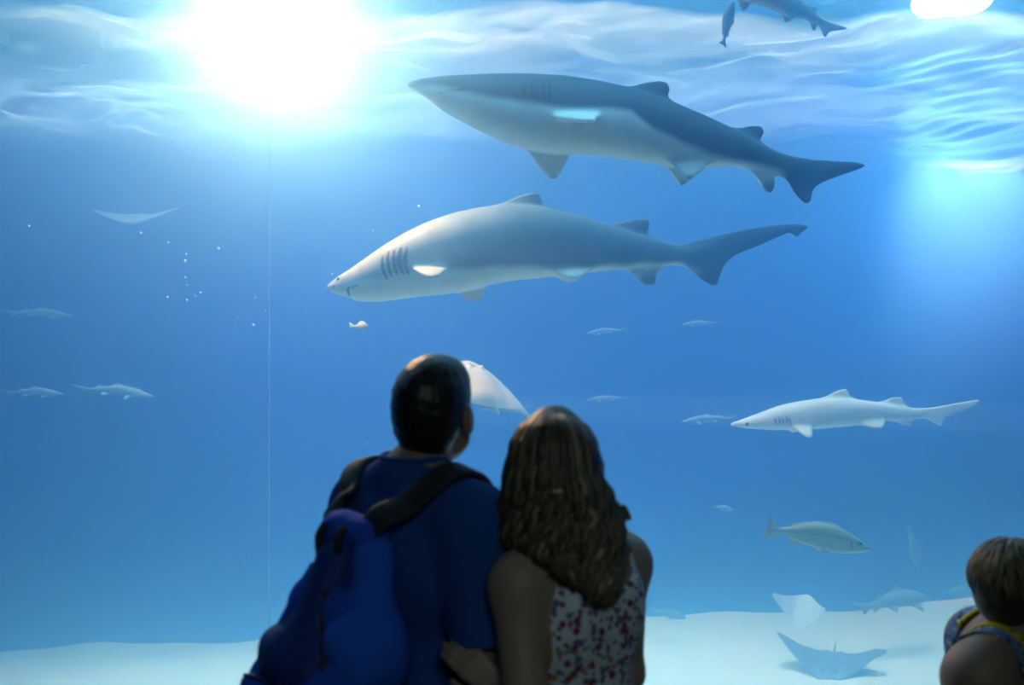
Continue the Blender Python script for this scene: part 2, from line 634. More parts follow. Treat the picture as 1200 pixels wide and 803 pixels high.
# ---- shark in the middle of the picture
c = Creature(665, 300, 6.5, .0098)
c.start(376, 955, 218, 365, .62)
c.body([(384, 335), (388, 331), (395, 325), (410, 316), (430, 302), (450, 288), (475, 273), (500, 261), (530, 250.5), (560, 244), (590, 240), (620, 241), (640, 244), (680, 253), (715, 264), (740, 272), (770, 281), (795, 288), (815, 290), (835, 288)],
       [(384, 339), (388, 342), (395, 345), (411, 349), (416, 353), (440, 354), (460, 352), (480, 349), (510, 346), (530, 344), (560, 337), (600, 329), (640, 325), (680, 321), (710, 317), (740, 315), (770, 312), (795, 310), (815, 306), (835, 298)],
       [(384, 3), (388, 8), (395, 14), (410, 22), (440, 32), (480, 40), (540, 46), (600, 45), (660, 38), (720, 28), (770, 19), (800, 11), (820, 6), (835, 3)])
c.vfin([(578, 246), (600, 233), (617, 227), (630, 226), (635, 233), (637, 240), (645, 252), (610, 258)], .006, .02)
c.vfin([(710, 268), (730, 260), (747, 257), (760, 258), (761, 266), (759, 273), (766, 284), (735, 284)], .006, .016)
c.vfin([(780, 288), (800, 287), (827, 279), (855, 272), (880, 267), (920, 262.5), (940, 263), (948, 266), (940, 272), (934, 278), (925, 273), (905, 281), (882, 291), (862, 299), (849, 311), (843, 326), (839, 335), (827, 331), (812, 320), (800, 311), (785, 305)], .006, .024, sub=3)
c.vfin([(728, 308), (742, 323), (756, 334), (767, 334), (770, 322), (776, 310), (750, 305)], .006, .014)
for sy in (-1, 1):   # pelvic fins
    c.pfin((640, 314, sy * .10), (1, 0, 0), (.2, sy * .75, -.55), [(-.02, -.05), (.05, .06), (.12, .12), (.19, .13), (.26, .06), (.29, -.02)], .006, .016)
c.pfin((527, 336, .10), (1, 0, .05), (.15, .45, -1), [(-.02, -.06), (.05, .05), (.13, .10), (.175, .115), (.205, .095), (.22, .03), (.235, -.06)], .006, .02)
c.pfin((487, 314, -.15), (1, 0, -.02), (.45, -.88, -.24), [(-.03, -.08), (.02, .12), (.10, .30), (.15, .35), (.19, .30), (.21, .16), (.24, -.06)], .006, .02)
c.f.ell(((412 - 665) * c.s, 0, -(343 - 300) * c.s), (.03, .10, .010), .01, sub=True)
V, Q = c.f.mesh()
zl = c.line([(384, 337), (400, 332), (430, 331), (450, 327), (485, 319), (545, 317), (600, 313), (640, 312), (700, 312), (760, 309), (800, 309), (960, 345)])
k = smoothstep(-.03, .025, V[:, 2] - zl(V[:, 0]) + .015 * vnoise(V, 9, 2))
front = 1 - smoothstep(470, 680, V[:, 0] / c.s + 665)  # lamplight on the head painted as paler skin, shaded rear darker
back = np.array([.11, .18, .235]) + np.array([.27, .26, .22]) * front[:, None]  # haze blue is mixed into the back tone too
cols = CREAM + (back - CREAM) * k[:, None]
tail = smoothstep(795, 830, V[:, 0] / c.s + 665)
cols = cols + (HAZE_GREY * .9 - cols) * tail[:, None]
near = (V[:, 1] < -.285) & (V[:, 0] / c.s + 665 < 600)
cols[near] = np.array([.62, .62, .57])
for (tx, ty, r) in [(565, 357, 10), (762, 334, 20), (835, 334, 26), (942, 268, 24), (632, 228, 16), (755, 260, 20)]:
    p = c.xz([(tx, ty)])[0]
    kk = 1 - smoothstep(.35, 1, np.hypot(V[:, 0] - p[0], V[:, 2] - p[1]) / (r * c.s))
    cols = cols + (DUSK - cols) * (kk * .7)[:, None]
gills(c, V, [(452, 303, 459, 331, 4.5), (459, 298, 465, 330, 5), (466, 296, 472, 328, 6), (474, 294, 478, 326, 8), (481, 294, 483, 326, 6)], cols, DUSK * .45)
gills(c, V, [(422, 336, 406, 343, 4), (412, 337, 413, 350, 3), (395, 335, 392, 340, 2.5)], cols, DUSK)
SHARK2 = finish('shark', c, V, Q, cols, 'grey shark with five open gill slits and long raised tail, below the topmost big shark', 'shark', [(399, 328, .075, .011)], M['shark'])

# ---- pale shark on the right, farther back
c = Creature(1000, 485, 8.0, .011)
c.start(850, 1155, 450, 515, .5)
c.body([(856, 496), (872, 491), (893, 483), (915, 475), (933, 471), (960, 467), (985, 466), (1003, 468), (1027, 471), (1040, 473), (1061, 477), (1075, 480), (1090, 481)],
       [(856, 499), (875, 502), (901, 504), (928, 504), (955, 503), (989, 500), (1013, 497), (1032, 494), (1048, 493), (1069, 491), (1080, 489), (1090, 487)],
       [(856, 2), (865, 7), (880, 12), (910, 17), (960, 19), (1000, 17), (1040, 11), (1070, 6), (1085, 3), (1090, 2)])
c.vfin([(962, 470), (975, 461), (985, 457), (992, 456.5), (996, 464), (1004, 472), (985, 476)], .008, .02)
c.vfin([(1030, 474), (1042, 467), (1050, 465.5), (1057, 466), (1059, 472), (1063, 480), (1045, 480)], .008, .016)
c.vfin([(1068, 480), (1088, 478.5), (1107, 475), (1130, 471), (1148, 468.5), (1145, 474), (1130, 482), (1112, 488), (1106, 493), (1104, 499), (1096, 497), (1086, 491), (1074, 488)], .008, .02)
c.vfin([(1044, 489), (1055, 497), (1067, 499.5), (1069, 494), (1072, 488)], .008, .014)
for sy in (-1, 1):
    c.pfin((1000, 493, sy * .07), (1, 0, .05), (.3, sy * .8, -.45), [(-.02, -.04), (.06, .07), (.15, .11), (.20, .07), (.22, -.02)], .008, .016)
    c.pfin((926, 499, sy * .10), (1, 0, -.05), (.75, sy * .8, -.40), [(-.03, -.06), (.03, .09), (.07, .15), (.11, .15), (.13, .08), (.15, -.05)], .008, .02)
V, Q = c.f.mesh()
zl = c.line([(856, 497), (930, 494), (1000, 490), (1080, 486), (1150, 482)])
k = smoothstep(-.04, .05, V[:, 2] - zl(V[:, 0]) + .03 * vnoise(V, 7, 3))
cols = np.array([.90, .91, .88]) + (np.array([.80, .80, .77]) - np.array([.90, .91, .88])) * k[:, None]
gills(c, V, [(x, 488, x + 2, 497, 2.2) for x in (905, 909, 913, 917, 921)], cols, HAZE_GREY)
SHARK3 = finish('shark', c, V, Q, cols, 'pale whitish shark with upright dorsal fin, swimming left above the yellowish fish', 'shark', [(872, 496, .10, .014)], M['shark'])

# ---- yellowish fish on the right
c = Creature(957, 628, 7.0, .005)
c.start(886, 1028, 598, 655, .2)
c.body([(905, 617), (912, 619), (924, 617.5), (939, 614), (960, 612.5), (979, 616), (997, 625), (1010, 634), (1018, 639.5), (1021, 642)],
       [(905, 626), (913, 625), (918, 627), (933, 633.5), (960, 644), (981, 648.5), (1003, 648), (1014, 646.5), (1019, 645), (1021, 644.5)],
       [(905, 2), (915, 3.5), (940, 8), (965, 11), (990, 12), (1005, 10), (1016, 6), (1021, 2)])
c.vfin([(914, 618), (906, 611), (900, 603), (899, 607), (899, 616), (897, 622), (893, 631), (899, 631), (907, 628), (914, 627)], .003, .008, .012, sub=3)
c.vfin([(922, 613), (935, 613), (955, 611), (975, 612.5), (985, 618), (960, 620), (935, 619)], .003, .008, .012)
c.vfin([(928, 630), (921, 637), (934, 637.5), (945, 638), (942, 632)], .003, .007, .012)
for sy in (-1, 1):
    c.pfin((990, 636, sy * .064), (-1, sy * .12, -.12), (0, sy * .25, -1), [(0, -.012), (.02, .016), (.07, .024), (.10, .012), (.09, -.012), (.04, -.02)], .003, .005, .01)
    c.pfin((975, 646, sy * .03), (-1, 0, .05), (0, sy * .6, -1), [(0, -.02), (.03, .012), (.08, .018), (.10, .006), (.06, -.02)], .003, .006, .01)
V, Q = c.f.mesh()
cols = np.tile(np.array([.62, .60, .35]), (len(V), 1))
zt = c.line([(905, 617), (939, 614), (960, 612.5), (979, 616), (997, 625), (1021, 642)])
zs = c.line([(905, 621), (940, 622), (965, 625), (985, 629), (1005, 634), (1021, 643)])
kb = smoothstep(-.03, .03, V[:, 2] - zs(V[:, 0]))
cols = cols + (np.array([.42, .42, .27]) - cols) * (kb * .8)[:, None]
ks = np.exp(-((V[:, 2] - zs(V[:, 0])) / .012) ** 2) * .55
cols = cols * (1 - ks[:, None]) + np.array([.25, .28, .22]) * ks[:, None]
gills(c, V, [(994, 629, 996, 644, 2)], cols, np.array([.3, .3, .2]))
p = c.xz([(1004, 635)])[0]
kk = 1 - smoothstep(.5, 1, np.hypot((V[:, 0] - p[0]) / 1.8, V[:, 2] - p[1]) / (3.5 * c.s))
cols = cols * (1 - .6 * kk[:, None]) + np.array([.12, .14, .12]) * .6 * kk[:, None]
FISH = finish('fish', c, V, Q, cols, 'yellowish fish with forked tail facing right, below the pale shark', 'fish', [(1005, 635.5, .06, .011)], M['fish'])

# ---- tiny white fish under the middle shark's snout
c = Creature(420, 383, 7.0, .003)
c.start(406, 434, 374, 393, .03)
c.body([(411, 380), (416, 381.5), (421, 379), (426, 377), (429, 378.5), (431, 381)], [(411, 384), (416, 383.5), (421, 386), (426, 388), (429, 386), (431, 383)],
       [(411, .8), (416, 1), (421, 2), (426, 2.6), (431, .9)])
c.vfin([(414, 381), (408, 377.5), (410, 381.5), (409, 385), (414, 384)], .0022, .003, .004, sub=2)
c.vfin([(421, 385), (424, 391), (428, 389), (427, 385)], .0022, .003, .004, sub=2)
c.vfin([(419, 381), (422, 376), (427, 377), (426, 380)], .0022, .003, .004, sub=2)
V, Q = c.f.mesh()
cols = np.tile(np.array([.85, .85, .82]), (len(V), 1))
finish('fish', c, V, Q, cols, 'tiny white fish just below the snout of the grey gilled shark', 'fish', [(427.5, 382, .009, .003)], M['fish'])


# ------------------------------------------------------------------ rays
def ray(name, loc, rot, span, lift, label, top=(.30, .32, .33), under=(.85, .87, .86), swept=.25, tail=.9, scale=1, cat='ray', pelvic=True):
    """lift(x): height of the disc along the span, x in -1..1"""
    w, l = span / 2, span * .36
    pl = [(0, l), (w * .25, l * .82), (w * .6, l * .35), (w, -l * swept), (w * .93, -l * (swept + .22)), (w * .55, -l * .62), (w * .2, -l * .9), (0, -l * .95)]
    pl = pl + [(-x, y) for x, y in pl[-2:0:-1]]
    f = Field((-w - .05, -l * 1.1 - tail * span, -.2), (w + .05, l + .05, .2), span / 130)
    e = span * .012
    f.fin((0, 0, 0), (1, 0, 0), (0, 1, 0), curvy(pl, 3), e * .55, e * 1.6, .02, span * .12)
    f.ell((0, 0, 0), (w * .25, l * .8, span * .055), .05 * span)
    f.ell((w * .09, l * .55, span * .045), (.022 * span,) * 3, .02 * span)
    f.ell((-w * .09, l * .55, span * .045), (.022 * span,) * 3, .02 * span)
    f.cone((0, -l * .7, 0), (0, -l * .9 - tail * span * .45, 0), span * .02, span * .009, .02 * span)
    f.cone((0, -l * .9 - tail * span * .45, 0), (0, -l * .9 - tail * span * .95, 0), span * .009, span * .006, .01 * span)
    for sx in (-1, 1) if pelvic else ():
        f.fin((0, 0, 0), (1, 0, 0), (0, 1, 0), curvy([(sx * .04 * w, -l * .8), (sx * .2 * w, -l * .95), (sx * .16 * w, -l * 1.06), (sx * .05 * w, -l * 1.02)], 3), e * .5, e, .01, .05)
    V, Q = f.mesh()
    k = smoothstep(-.006, .006, V[:, 2] + .002 * vnoise(V, 20, 5))
    cols = np.array(under) + (np.array(top) - np.array(under)) * k[:, None]
    V = V.copy()
    V[:, 2] += lift(V[:, 0] / w) * w
    root = empty(name, loc)
    root.rotation_euler = rot
    root.scale = (scale,) * 3
    tag(root, label, cat)
    mesh_obj('body', V, Q, M['shark'], root, cols=cols)
    for sx in (-1, 1):
        ev, ef = sphere((sx * w * .115, l * .57, span * .055 + float(lift(.1)) * w), span * .008)
        mesh_obj('eye', ev, ef, M['eye'], root)
    return root


R = math.radians
ray('stingray', at(974, 783, 11.0), (R(-6), R(2), R(158)), 1.16, lambda x: np.where(x > 0, .52 * np.abs(x) ** 1.5, .42 * np.abs(x) ** 1.6 - .10 * smoothstep(.75, 1, np.abs(x))),
    'dusky ray gliding low over the bright sand with lifted wings', top=(.16, .20, .24), under=(.24, .30, .34), tail=.4)
ray('stingray', at(941, 716, 12.0), (R(50), R(10), R(-30)), .62, lambda x: 1.25 * np.abs(x) ** 2.2,
    'pale ray on the sand with both wing tips pointing up, behind the dusky ray', top=(.7, .72, .72), tail=.3)
ray('stingray', at(562, 459, 7.0), (R(30), R(10), R(28)), .92, lambda x: .12 - .40 * np.abs(x) ** 2.0,
    'pale ray with drooping wing showing between the heads of the couple', top=(.74, .76, .74), under=(.62, .68, .68), tail=.1, pelvic=False)
ray('stingray', at(158, 257, 12.9), (R(-14), R(3), R(190)), 1.08, lambda x: .22 * np.abs(x) ** 1.5,
    'faint pale ray high on the left, under the bright lamp glow', top=(.22, .30, .33), under=(.45, .5, .5), tail=.3)


# ------------------------------------------------------------------ far faint sharks and fish (copies, each labelled)
def far_copy(src, px, py, d, length_px, base_len, rot, label, cat, group=None, dim=True):
    o = copy_tree(src)
    o.location = at(px, py, d)
    s = length_px * d / F / base_len
    o.scale = (s, s, s)
    o.rotation_euler = rot
    tag(o, label, cat, group)
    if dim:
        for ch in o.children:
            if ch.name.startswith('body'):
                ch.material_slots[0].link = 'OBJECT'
                ch.material_slots[0].material = M['haze_skin']
    return o


M['haze_skin'] = mat('hazed_fish_skin', (.16, .24, .27), .6, spec=.2)  # blue-grey that puts water haze into the skin of the copies
LEN3 = 292 * 8.0 / F
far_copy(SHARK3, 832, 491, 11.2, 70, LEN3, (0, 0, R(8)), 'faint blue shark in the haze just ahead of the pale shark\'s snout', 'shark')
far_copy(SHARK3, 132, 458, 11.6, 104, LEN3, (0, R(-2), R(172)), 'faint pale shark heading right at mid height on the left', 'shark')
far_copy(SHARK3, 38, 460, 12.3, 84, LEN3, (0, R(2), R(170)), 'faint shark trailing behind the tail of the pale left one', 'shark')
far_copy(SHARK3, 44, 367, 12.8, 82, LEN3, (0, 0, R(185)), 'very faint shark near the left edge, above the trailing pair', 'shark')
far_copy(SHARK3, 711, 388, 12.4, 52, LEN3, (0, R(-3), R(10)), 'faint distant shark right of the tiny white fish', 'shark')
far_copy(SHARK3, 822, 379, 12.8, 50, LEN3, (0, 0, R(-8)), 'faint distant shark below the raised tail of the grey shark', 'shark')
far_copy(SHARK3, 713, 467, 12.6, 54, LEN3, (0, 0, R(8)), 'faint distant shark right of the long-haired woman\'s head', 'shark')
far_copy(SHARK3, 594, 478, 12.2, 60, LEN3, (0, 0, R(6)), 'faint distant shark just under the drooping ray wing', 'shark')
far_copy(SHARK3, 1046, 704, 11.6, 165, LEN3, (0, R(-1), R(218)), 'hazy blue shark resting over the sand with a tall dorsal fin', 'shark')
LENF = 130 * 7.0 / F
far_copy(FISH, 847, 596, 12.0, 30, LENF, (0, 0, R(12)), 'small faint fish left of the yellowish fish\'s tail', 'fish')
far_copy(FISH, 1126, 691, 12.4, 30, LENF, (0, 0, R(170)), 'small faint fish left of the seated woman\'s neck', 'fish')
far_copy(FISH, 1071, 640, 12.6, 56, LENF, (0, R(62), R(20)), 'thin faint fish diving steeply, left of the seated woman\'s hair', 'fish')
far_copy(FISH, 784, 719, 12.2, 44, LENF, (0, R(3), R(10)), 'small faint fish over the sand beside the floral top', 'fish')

# two dark shapes at the top edge, added in place of surface reflections
far_copy(SHARK1, 908, 2, 6.4, 180, 537 * 5.6 / F, (R(6), R(13), 0), 'dark shark shape standing in for a surface reflection, cut by the top edge', 'shark')
far_copy(FISH, 852, 28, 6.5, 58, LENF, (0, R(-84), R(35)), 'slim dark fish shape standing in for a surface reflection above the top shark', 'fish')

# ------------------------------------------------------------------ bubbles
bv, bf = sphere((0, 0, 0), 1)
M['bubble'] = mat('air_bubble', (.9, .95, 1), .1, spec=1)
bsdf(M['bubble']).inputs['Alpha'].default_value = .85
spots = [(218, 298, 3), (217, 306, 5), (217, 325, 5), (219, 334, 3), (165, 273, 6), (197, 284, 5), (256, 291, 6), (235, 343, 4), (229, 347, 3),
         (196, 348, 5), (219, 352, 5), (299, 349, 4), (297, 381, 6), (311, 364, 4), (276, 385, 3), (278, 372, 3), (34, 265, 5), (437, 270, 5), (491, 242, 6),
         (389, 321, 4), (430, 520, 4), (283, 404, 3), (773, 203, 4), (712, 579, 4), (140, 620, 3), (412, 552, 5), (672, 254, 5), (104, 686, 3)]
first = None
for i, (px, py, r) in enumerate(spots):
    if first is None:
        first = o = mesh_obj('air_bubble', bv, bf, M['bubble'])
    else:
        o = first.copy(); COL.objects.link(o)
    dd = 6.9 + .5 * ((i * 7) % 5) / 5
    o.location = at(px, py, dd)
    o.scale = (r * .0017,) * 3
    tag(o, 'tiny white bubble drifting in the blue water', 'bubble', 'air bubbles')
#PEOPLE-START
# ------------------------------------------------------------------ people
class Figure:
    """local frame: x to the person's right, y forward, z up; yaw turns the figure clockwise from above"""

    def __init__(self, base, yaw):
        self.base, self.Rz = Vector(base), rotz(-R(yaw))
        self.P = []

    def c(self, t, a, b, ra, rb, k=.03): self.P.append(('c', t, a, b, ra, rb, k))
    def e(self, t, c, r, k=.03, rot=None): self.P.append(('e', t, c, r, k, rot))
    def s(self, t, c, r, k=.01, rot=None): self.P.append(('s', t, c, r, k, rot))

    def head(self, ctr, yaw=0, pitch=0, roll=0, sc=1.0, neck=(0, -.02, 1.45), neck_r=.055):
        self.hc, self.hR, self.hs = np.array(ctr, dtype=float), rotz(-R(yaw)) @ rotx(R(pitch)) @ roty(R(roll)), sc
        H, q = self.hp, sc
        self.c('neck', neck, H((0, -.02, -.045)), neck_r * 1.08, neck_r * .95, .04)
        self.e('head', H((0, -.012, .03)), np.array((.074, .094, .082)) * q, .02, self.hR)
        self.e('head', H((0, .03, -.03)), np.array((.060, .068, .085)) * q, .03, self.hR)
        for sx in (-1, 1):
            self.c('head', H((sx * .038, .02, -.065)), H((0, .068, -.098)), .028 * q, .02 * q, .03)
            self.e('head', H((sx * .031, .066, -.028)), np.array((.02, .02, .02)) * q, .02, self.hR)
            self.s('head', H((sx * .031, .102, .002)), np.array((.017, .014, .010)) * q, .012, self.hR)
            self.e('head', H((sx * .031, .079, .0)), np.array((.0125, .0125, .0125)) * q, .004, self.hR)
            self.e('head', H((sx * .083, -.010, -.014)), np.array((.011, .025, .035)) * q, .006, self.hR)
            self.s('head', H((sx * .094, -.002, -.010)), np.array((.006, .012, .02)) * q, .004, self.hR)
        self.c('head', H((0, .092, .012)), H((0, .113, -.034)), .007 * q, .012 * q, .012)
        self.c('head', H((-.036, .082, .022)), H((.036, .082, .022)), .009 * q, .009 * q, .014)
        self.c('head', H((-.018, .086, -.060)), H((.018, .086, -.060)), .007 * q, .007 * q, .006)
        self.c('head', H((-.015, .084, -.073)), H((.015, .084, -.073)), .008 * q, .008 * q, .006)

    def hp(self, q):
        return self.hc + self.hR @ (np.array(q, dtype=float) * self.hs)

    def hand(self, w, d, n, side, curl=.5, sc=1.0):
        """w wrist, d direction of the fingers, n where the palm faces, side +1/-1: where the thumb lies"""
        w, d, n = np.array(w, float), np.array(d, float), np.array(n, float)
        d /= np.linalg.norm(d); n -= d * n.dot(d); n /= np.linalg.norm(n)
        l = np.cross(d, n) * side
        for i in range(4):
            o = (.027 - .018 * i)
            kn = w + d * (.088 - .004 * abs(i - 1)) * sc + l * o * sc
            self.c('hand', w + l * o * .6 * sc, kn, .013 * sc, .0105 * sc, .012)
            p, dirn = kn, d
            for j, ln in enumerate(np.array((.042, .026, .021)) * (1.0, 1.08, 1.0, .8)[i] * sc):
                a = curl * (.55, .8, .6)[j]
                dirn = dirn * math.cos(a) + n * math.sin(a) if j == 0 else dirn * math.cos(a) + np.cross(np.cross(dirn, n), dirn) / max(1e-6, np.linalg.norm(np.cross(np.cross(dirn, n), dirn))) * math.sin(a)
                dirn /= np.linalg.norm(dirn)
                self.c('hand', p, p + dirn * ln, (.0095, .0085, .0078)[j] * sc, (.0085, .0078, .007)[j] * sc, .004)
                p = p + dirn * ln
        t0 = w + d * .022 * sc + l * .024 * sc
        t1 = t0 + (d * .6 + l * .62 + n * .3) * .042 * sc
        t2 = t1 + (d * .85 + l * .2 + n * .45) * .034 * sc
        t3 = t2 + (d * .9 + n * .4) * .024 * sc
        self.c('hand', t0, t1, .014 * sc, .011 * sc, .012); self.c('hand', t1, t2, .0105 * sc, .0095 * sc, .004); self.c('hand', t2, t3, .0095 * sc, .0075 * sc, .004)

    def grow(self, tags=None, inflate=0, h=.006, soft=None, extra=()):
        P = [p for p in self.P if tags is None or p[1] in tags] + list(extra)
        lo, hi = np.full(3, 9.), np.full(3, -9.)
        for p in P:
            if p[0] == 's': continue
            pts = [np.array(p[2], float)] + ([np.array(p[3], float)] if p[0] == 'c' else [])
            r = max(p[4], p[5]) if p[0] == 'c' else max(p[3])
            for q in pts: lo = np.minimum(lo, q - r); hi = np.maximum(hi, q + r)
        f = Field(lo - .05 - inflate, hi + .05 + inflate, h)
        for p in P:
            if p[0] == 'c': f.cone(p[2], p[3], p[4], p[5], soft or p[6], inflate)
            elif p[0] == 'e': f.ell(p[2], p[3], soft or p[4], p[5], inflate)
        for p in P:
            if p[0] == 's' and not inflate: f.ell(p[2], p[3], p[4], p[5], 0, True)
        return f

    def out(self, name, V, Q, m, parent, cols=None, smooth=True):
        return mesh_obj(name, np.asarray(V) @ self.Rz.T, Q, m, parent, cols=cols, smooth=smooth)

    def eyes(self, root):
        for sx in (-1, 1):
            v, q = sphere(self.hp((sx * .031, .0885, .0)), .0055 * self.hs)
            self.out('eye', v, q, M['eye'], root)

    def shoes(self, root, feet, m):
        for (a, b) in feet:
            f = Field((min(a[0], b[0]) - .1, a[1] - .12, -.02), (max(a[0], b[0]) + .1, b[1] + .12, .2), .006)
            f.cone((a[0], a[1], .05), (b[0], b[1], .035), .05, .04, .03)
            f.cone((a[0], a[1] + .01, .06), (a[0], a[1] + .01, .12), .048, .046, .03)
            f.clip(lambda X, Y, Z: .002 - Z + 0 * X + 0 * Y)
            V, Q = f.mesh()
            self.out('shoe', V, Q, m, root)


def ribbon(field, pts, width, thick, off, n=40, free=None):
    """flat band laid on the surface of a field through the given points"""
    S = spline(pts, n)
    Nn = np.zeros_like(S)
    for i in range(n):
        if free is None or not free(i / (n - 1)):
            S[i] = field.snap(S[i], off)
        Nn[i] = field.grad(S[i])
    for _ in range(4):
        Nn[1:-1] = (Nn[:-2] + Nn[1:-1] + Nn[2:]) / 3
        S[1:-1] = (S[:-2] + 2 * S[1:-1] + S[2:]) / 4
    T = np.gradient(S, axis=0)
    B = np.cross(T, Nn); B /= np.linalg.norm(B, axis=1, keepdims=True) + 1e-9
    Nn = np.cross(B, T); Nn /= np.linalg.norm(Nn, axis=1, keepdims=True) + 1e-9
    prof = [(-.5, -.3), (-.5, .3), (-.42, .5), (.42, .5), (.5, .3), (.5, -.3), (.42, -.5), (-.42, -.5)]
    V = np.stack([S + B * a * width + Nn * b * thick for a, b in prof], 1).reshape(-1, 3)
    k = len(prof); Fq = []
    for i in range(n - 1):
        for j in range(k):
            j2 = (j + 1) % k
            Fq.append((i * k + j, i * k + j2, (i + 1) * k + j2, (i + 1) * k + j))
    Fq.append(tuple(range(k))[::-1]); Fq.append(tuple((n - 1) * k + j for j in range(k)))
    return V, Fq


# ---- the man with the backpack
man = Figure((-.203, 2.2, 0), 45)
man.e('torso', (0, 0, 1.26), (.165, .115, .20), .05)
man.e('torso', (0, .01, 1.06), (.150, .110, .17), .05)
man.e('hips', (0, 0, .93), (.165, .120, .13), .05)
man.c('torso', (-.15, -.01, 1.375), (.15, -.01, 1.375), .062, .062, .05)
for sx in (-1, 1):
    man.c('torso', (sx * .03, -.025, 1.46), (sx * .16, -.01, 1.395), .05, .046, .05)
    man.e('torso', (sx * .07, -.06, 1.28), (.085, .065, .12), .05)
    man.e('arm', (sx * .188, -.005, 1.365), (.064, .064, .07), .05)
    man.c('leg', (sx * .09, 0, .90), (sx * .10, .02, .50), .085, .056, .04)
    man.c('leg', (sx * .10, .02, .50), (sx * .105, -.02, .10), .055, .038, .03)
    man.c('foot', (sx * .105, -.03, .05), (sx * .115, .14, .035), .036, .03, .03)
ER, EL = (.235, -.02, 1.085), (-.235, -.02, 1.085)
man.c('arm', (.192, -.005, 1.355), ER, .055, .042, .04); man.c('arm', (-.192, -.005, 1.355), EL, .055, .042, .04)
WR, WL = (.13, .20, 1.06), (-.22, .16, .90)
man.c('forearm', ER, WR, .041, .027, .03); man.c('forearm', EL, WL, .041, .027, .03)
man.hand(WR, (-.75, .6, 0), (-.5, -.7, -.2), -1, .5); man.hand(WL, (.05, .75, -.65), (1, .1, 0), 1, .45)
man.head((.015, .03, 1.596), -25, 8, 0, 1.0, (0, -.02, 1.43), .056)
proot = empty('person', man.base)
tag(proot, 'man with short black hair in a navy t-shirt, seen from behind, wearing the blue backpack', 'person')
f = man.grow(h=.006)
V, Q = f.mesh(); man.out('body', V, Q, M['skin_tan'], proot); man.eyes(proot)
# hair: a close cap with a ragged nape
hf = Field(man.hc - .16, man.hc + .17, .004)
hf.ell(man.hp((0, -.014, .033)), np.array((.084, .105, .090)), .01, man.hR)
hf.ell(man.hp((0, -.05, -.02)), np.array((.072, .062, .075)), .03, man.hR)
hf.ell(man.hp((0, .02, .075)), np.array((.066, .07, .046)), .03, man.hR)
hr = man.hR
def hair_clip(X, Y, Z):
    a = [X - man.hc[0], Y - man.hc[1], Z - man.hc[2]]
    y = hr[0, 1] * a[0] + hr[1, 1] * a[1] + hr[2, 1] * a[2]
    z = hr[0, 2] * a[0] + hr[1, 2] * a[1] + hr[2, 2] * a[2]
    edge = np.where(y < .01, -.075 + .30 * np.maximum(0, y + .05), -.057 + (y - .01) * 1.9)
    return (edge - z) * .7
hf.clip(hair_clip)
X, Y, Z = [a_.reshape(s_) for a_, s_ in zip(hf.ax, ((-1, 1, 1), (1, -1, 1), (1, 1, -1)))]
hf.d += (.0008 * (np.sin(X * 310 + 3 * np.sin(Z * 90)) * np.sin(Y * 280) + np.sin(Z * 210 + X * 90))).astype(np.float32)
V, Q = hf.mesh(); man.out('hair', V, Q, M['black_hair'], proot)
# t-shirt
sleeves = [('c', 'x', (sx * .19, -.005, 1.36), (sx * .232, -.018, 1.11), .064, .058, .04) for sx in (-1, 1)]
sf = man.grow(('torso', 'arm', 'hips'), .011, .006, extra=sleeves)
cut = sf.d.copy()
def shirt_clip(X, Y, Z):
    d = np.maximum(Z - (1.466 - .45 * Y), .84 - Z + 0 * X + 0 * Y)
    ax = np.array((.040, -.013, -.25)); ax /= np.linalg.norm(ax)
    for sx in (-1, 1):
        q = ((X - sx * .229) * ax[0] * sx + (Y + .018) * ax[1] + (Z - 1.135) * ax[2])
        d = np.maximum(d, np.where(X * sx > .17, q, -1))
    return d
sf.clip(shirt_clip)
V, Q = sf.mesh(); shirt = man.out('shirt', V, Q, M['shirt'], proot)
sf.d = cut
ang = np.linspace(0, 2 * np.pi, 41)
ring = [sf.snap((.066 * math.cos(a), -.022 + .068 * math.sin(a), 1.466 - .45 * (-.022 + .068 * math.sin(a))), -.002) for a in ang]
v, q = tube(ring, .006, 8, False); o = man.out('collar', v, q, M['shirt'], shirt)
jf = man.grow(('hips', 'leg'), .014, .007); jf.clip(lambda X, Y, Z: np.maximum(Z - .99, .06 - Z) + 0 * X + 0 * Y)
V, Q = jf.mesh(); man.out('jeans', V, Q, M['jeans'], proot)
man.shoes(proot, [((-.105, -.03, 0), (-.118, .16, 0)), ((.105, -.03, 0), (.118, .16, 0))], M['shoe'])

# ---- his backpack
bag = empty('backpack', man.base)
tag(bag, 'blue nylon backpack with black padded straps, hanging on the man\'s back', 'backpack')
B_ = Field((-.3, -.52, .7), (.3, -.06, 1.5), .006)
B_.rbox((0, -.215, 1.08), (.128, .07, .19), .06, .05)
B_.cone((-.045, -.18, 1.35), (.055, -.18, 1.35), .040, .040, .07)
B_.rbox((-.01, -.26, 1.00), (.15, .095, .13), .06, .07)
crease = lambda X, Y, Z: .0045 * np.sin(26 * X + 9 * np.sin(6 * Z) + 14 * Y) + .004 * np.sin(31 * Z + 8 * X)
def crumple(fl, a=1.0):
    X, Y, Z = fl.ax[0][:, None, None], fl.ax[1][None, :, None], fl.ax[2][None, None, :]
    fl.d = (fl.d + a * crease(X, Y, Z)).astype(np.float32)
crumple(B_)
V, Q = B_.mesh(); main = man.out('main_compartment', V, Q, M['bag'], bag)
P_ = Field((-.25, -.56, .72), (.25, -.1, 1.5), .006)     # big outer pocket, bulging at the bottom
P_.cone((.0, -.215, 1.29), (-.02, -.285, 1.10), .05, .07, .04)
P_.rbox((-.02, -.290, 1.02), (.125, .062, .135), .055, .06)
crumple(P_)
V, Q = P_.mesh(); pocket = man.out('front_pocket', V, Q, M['bag_dark'], bag)
P2 = Field((-.25, -.56, .78), (.25, -.2, 1.2), .006)
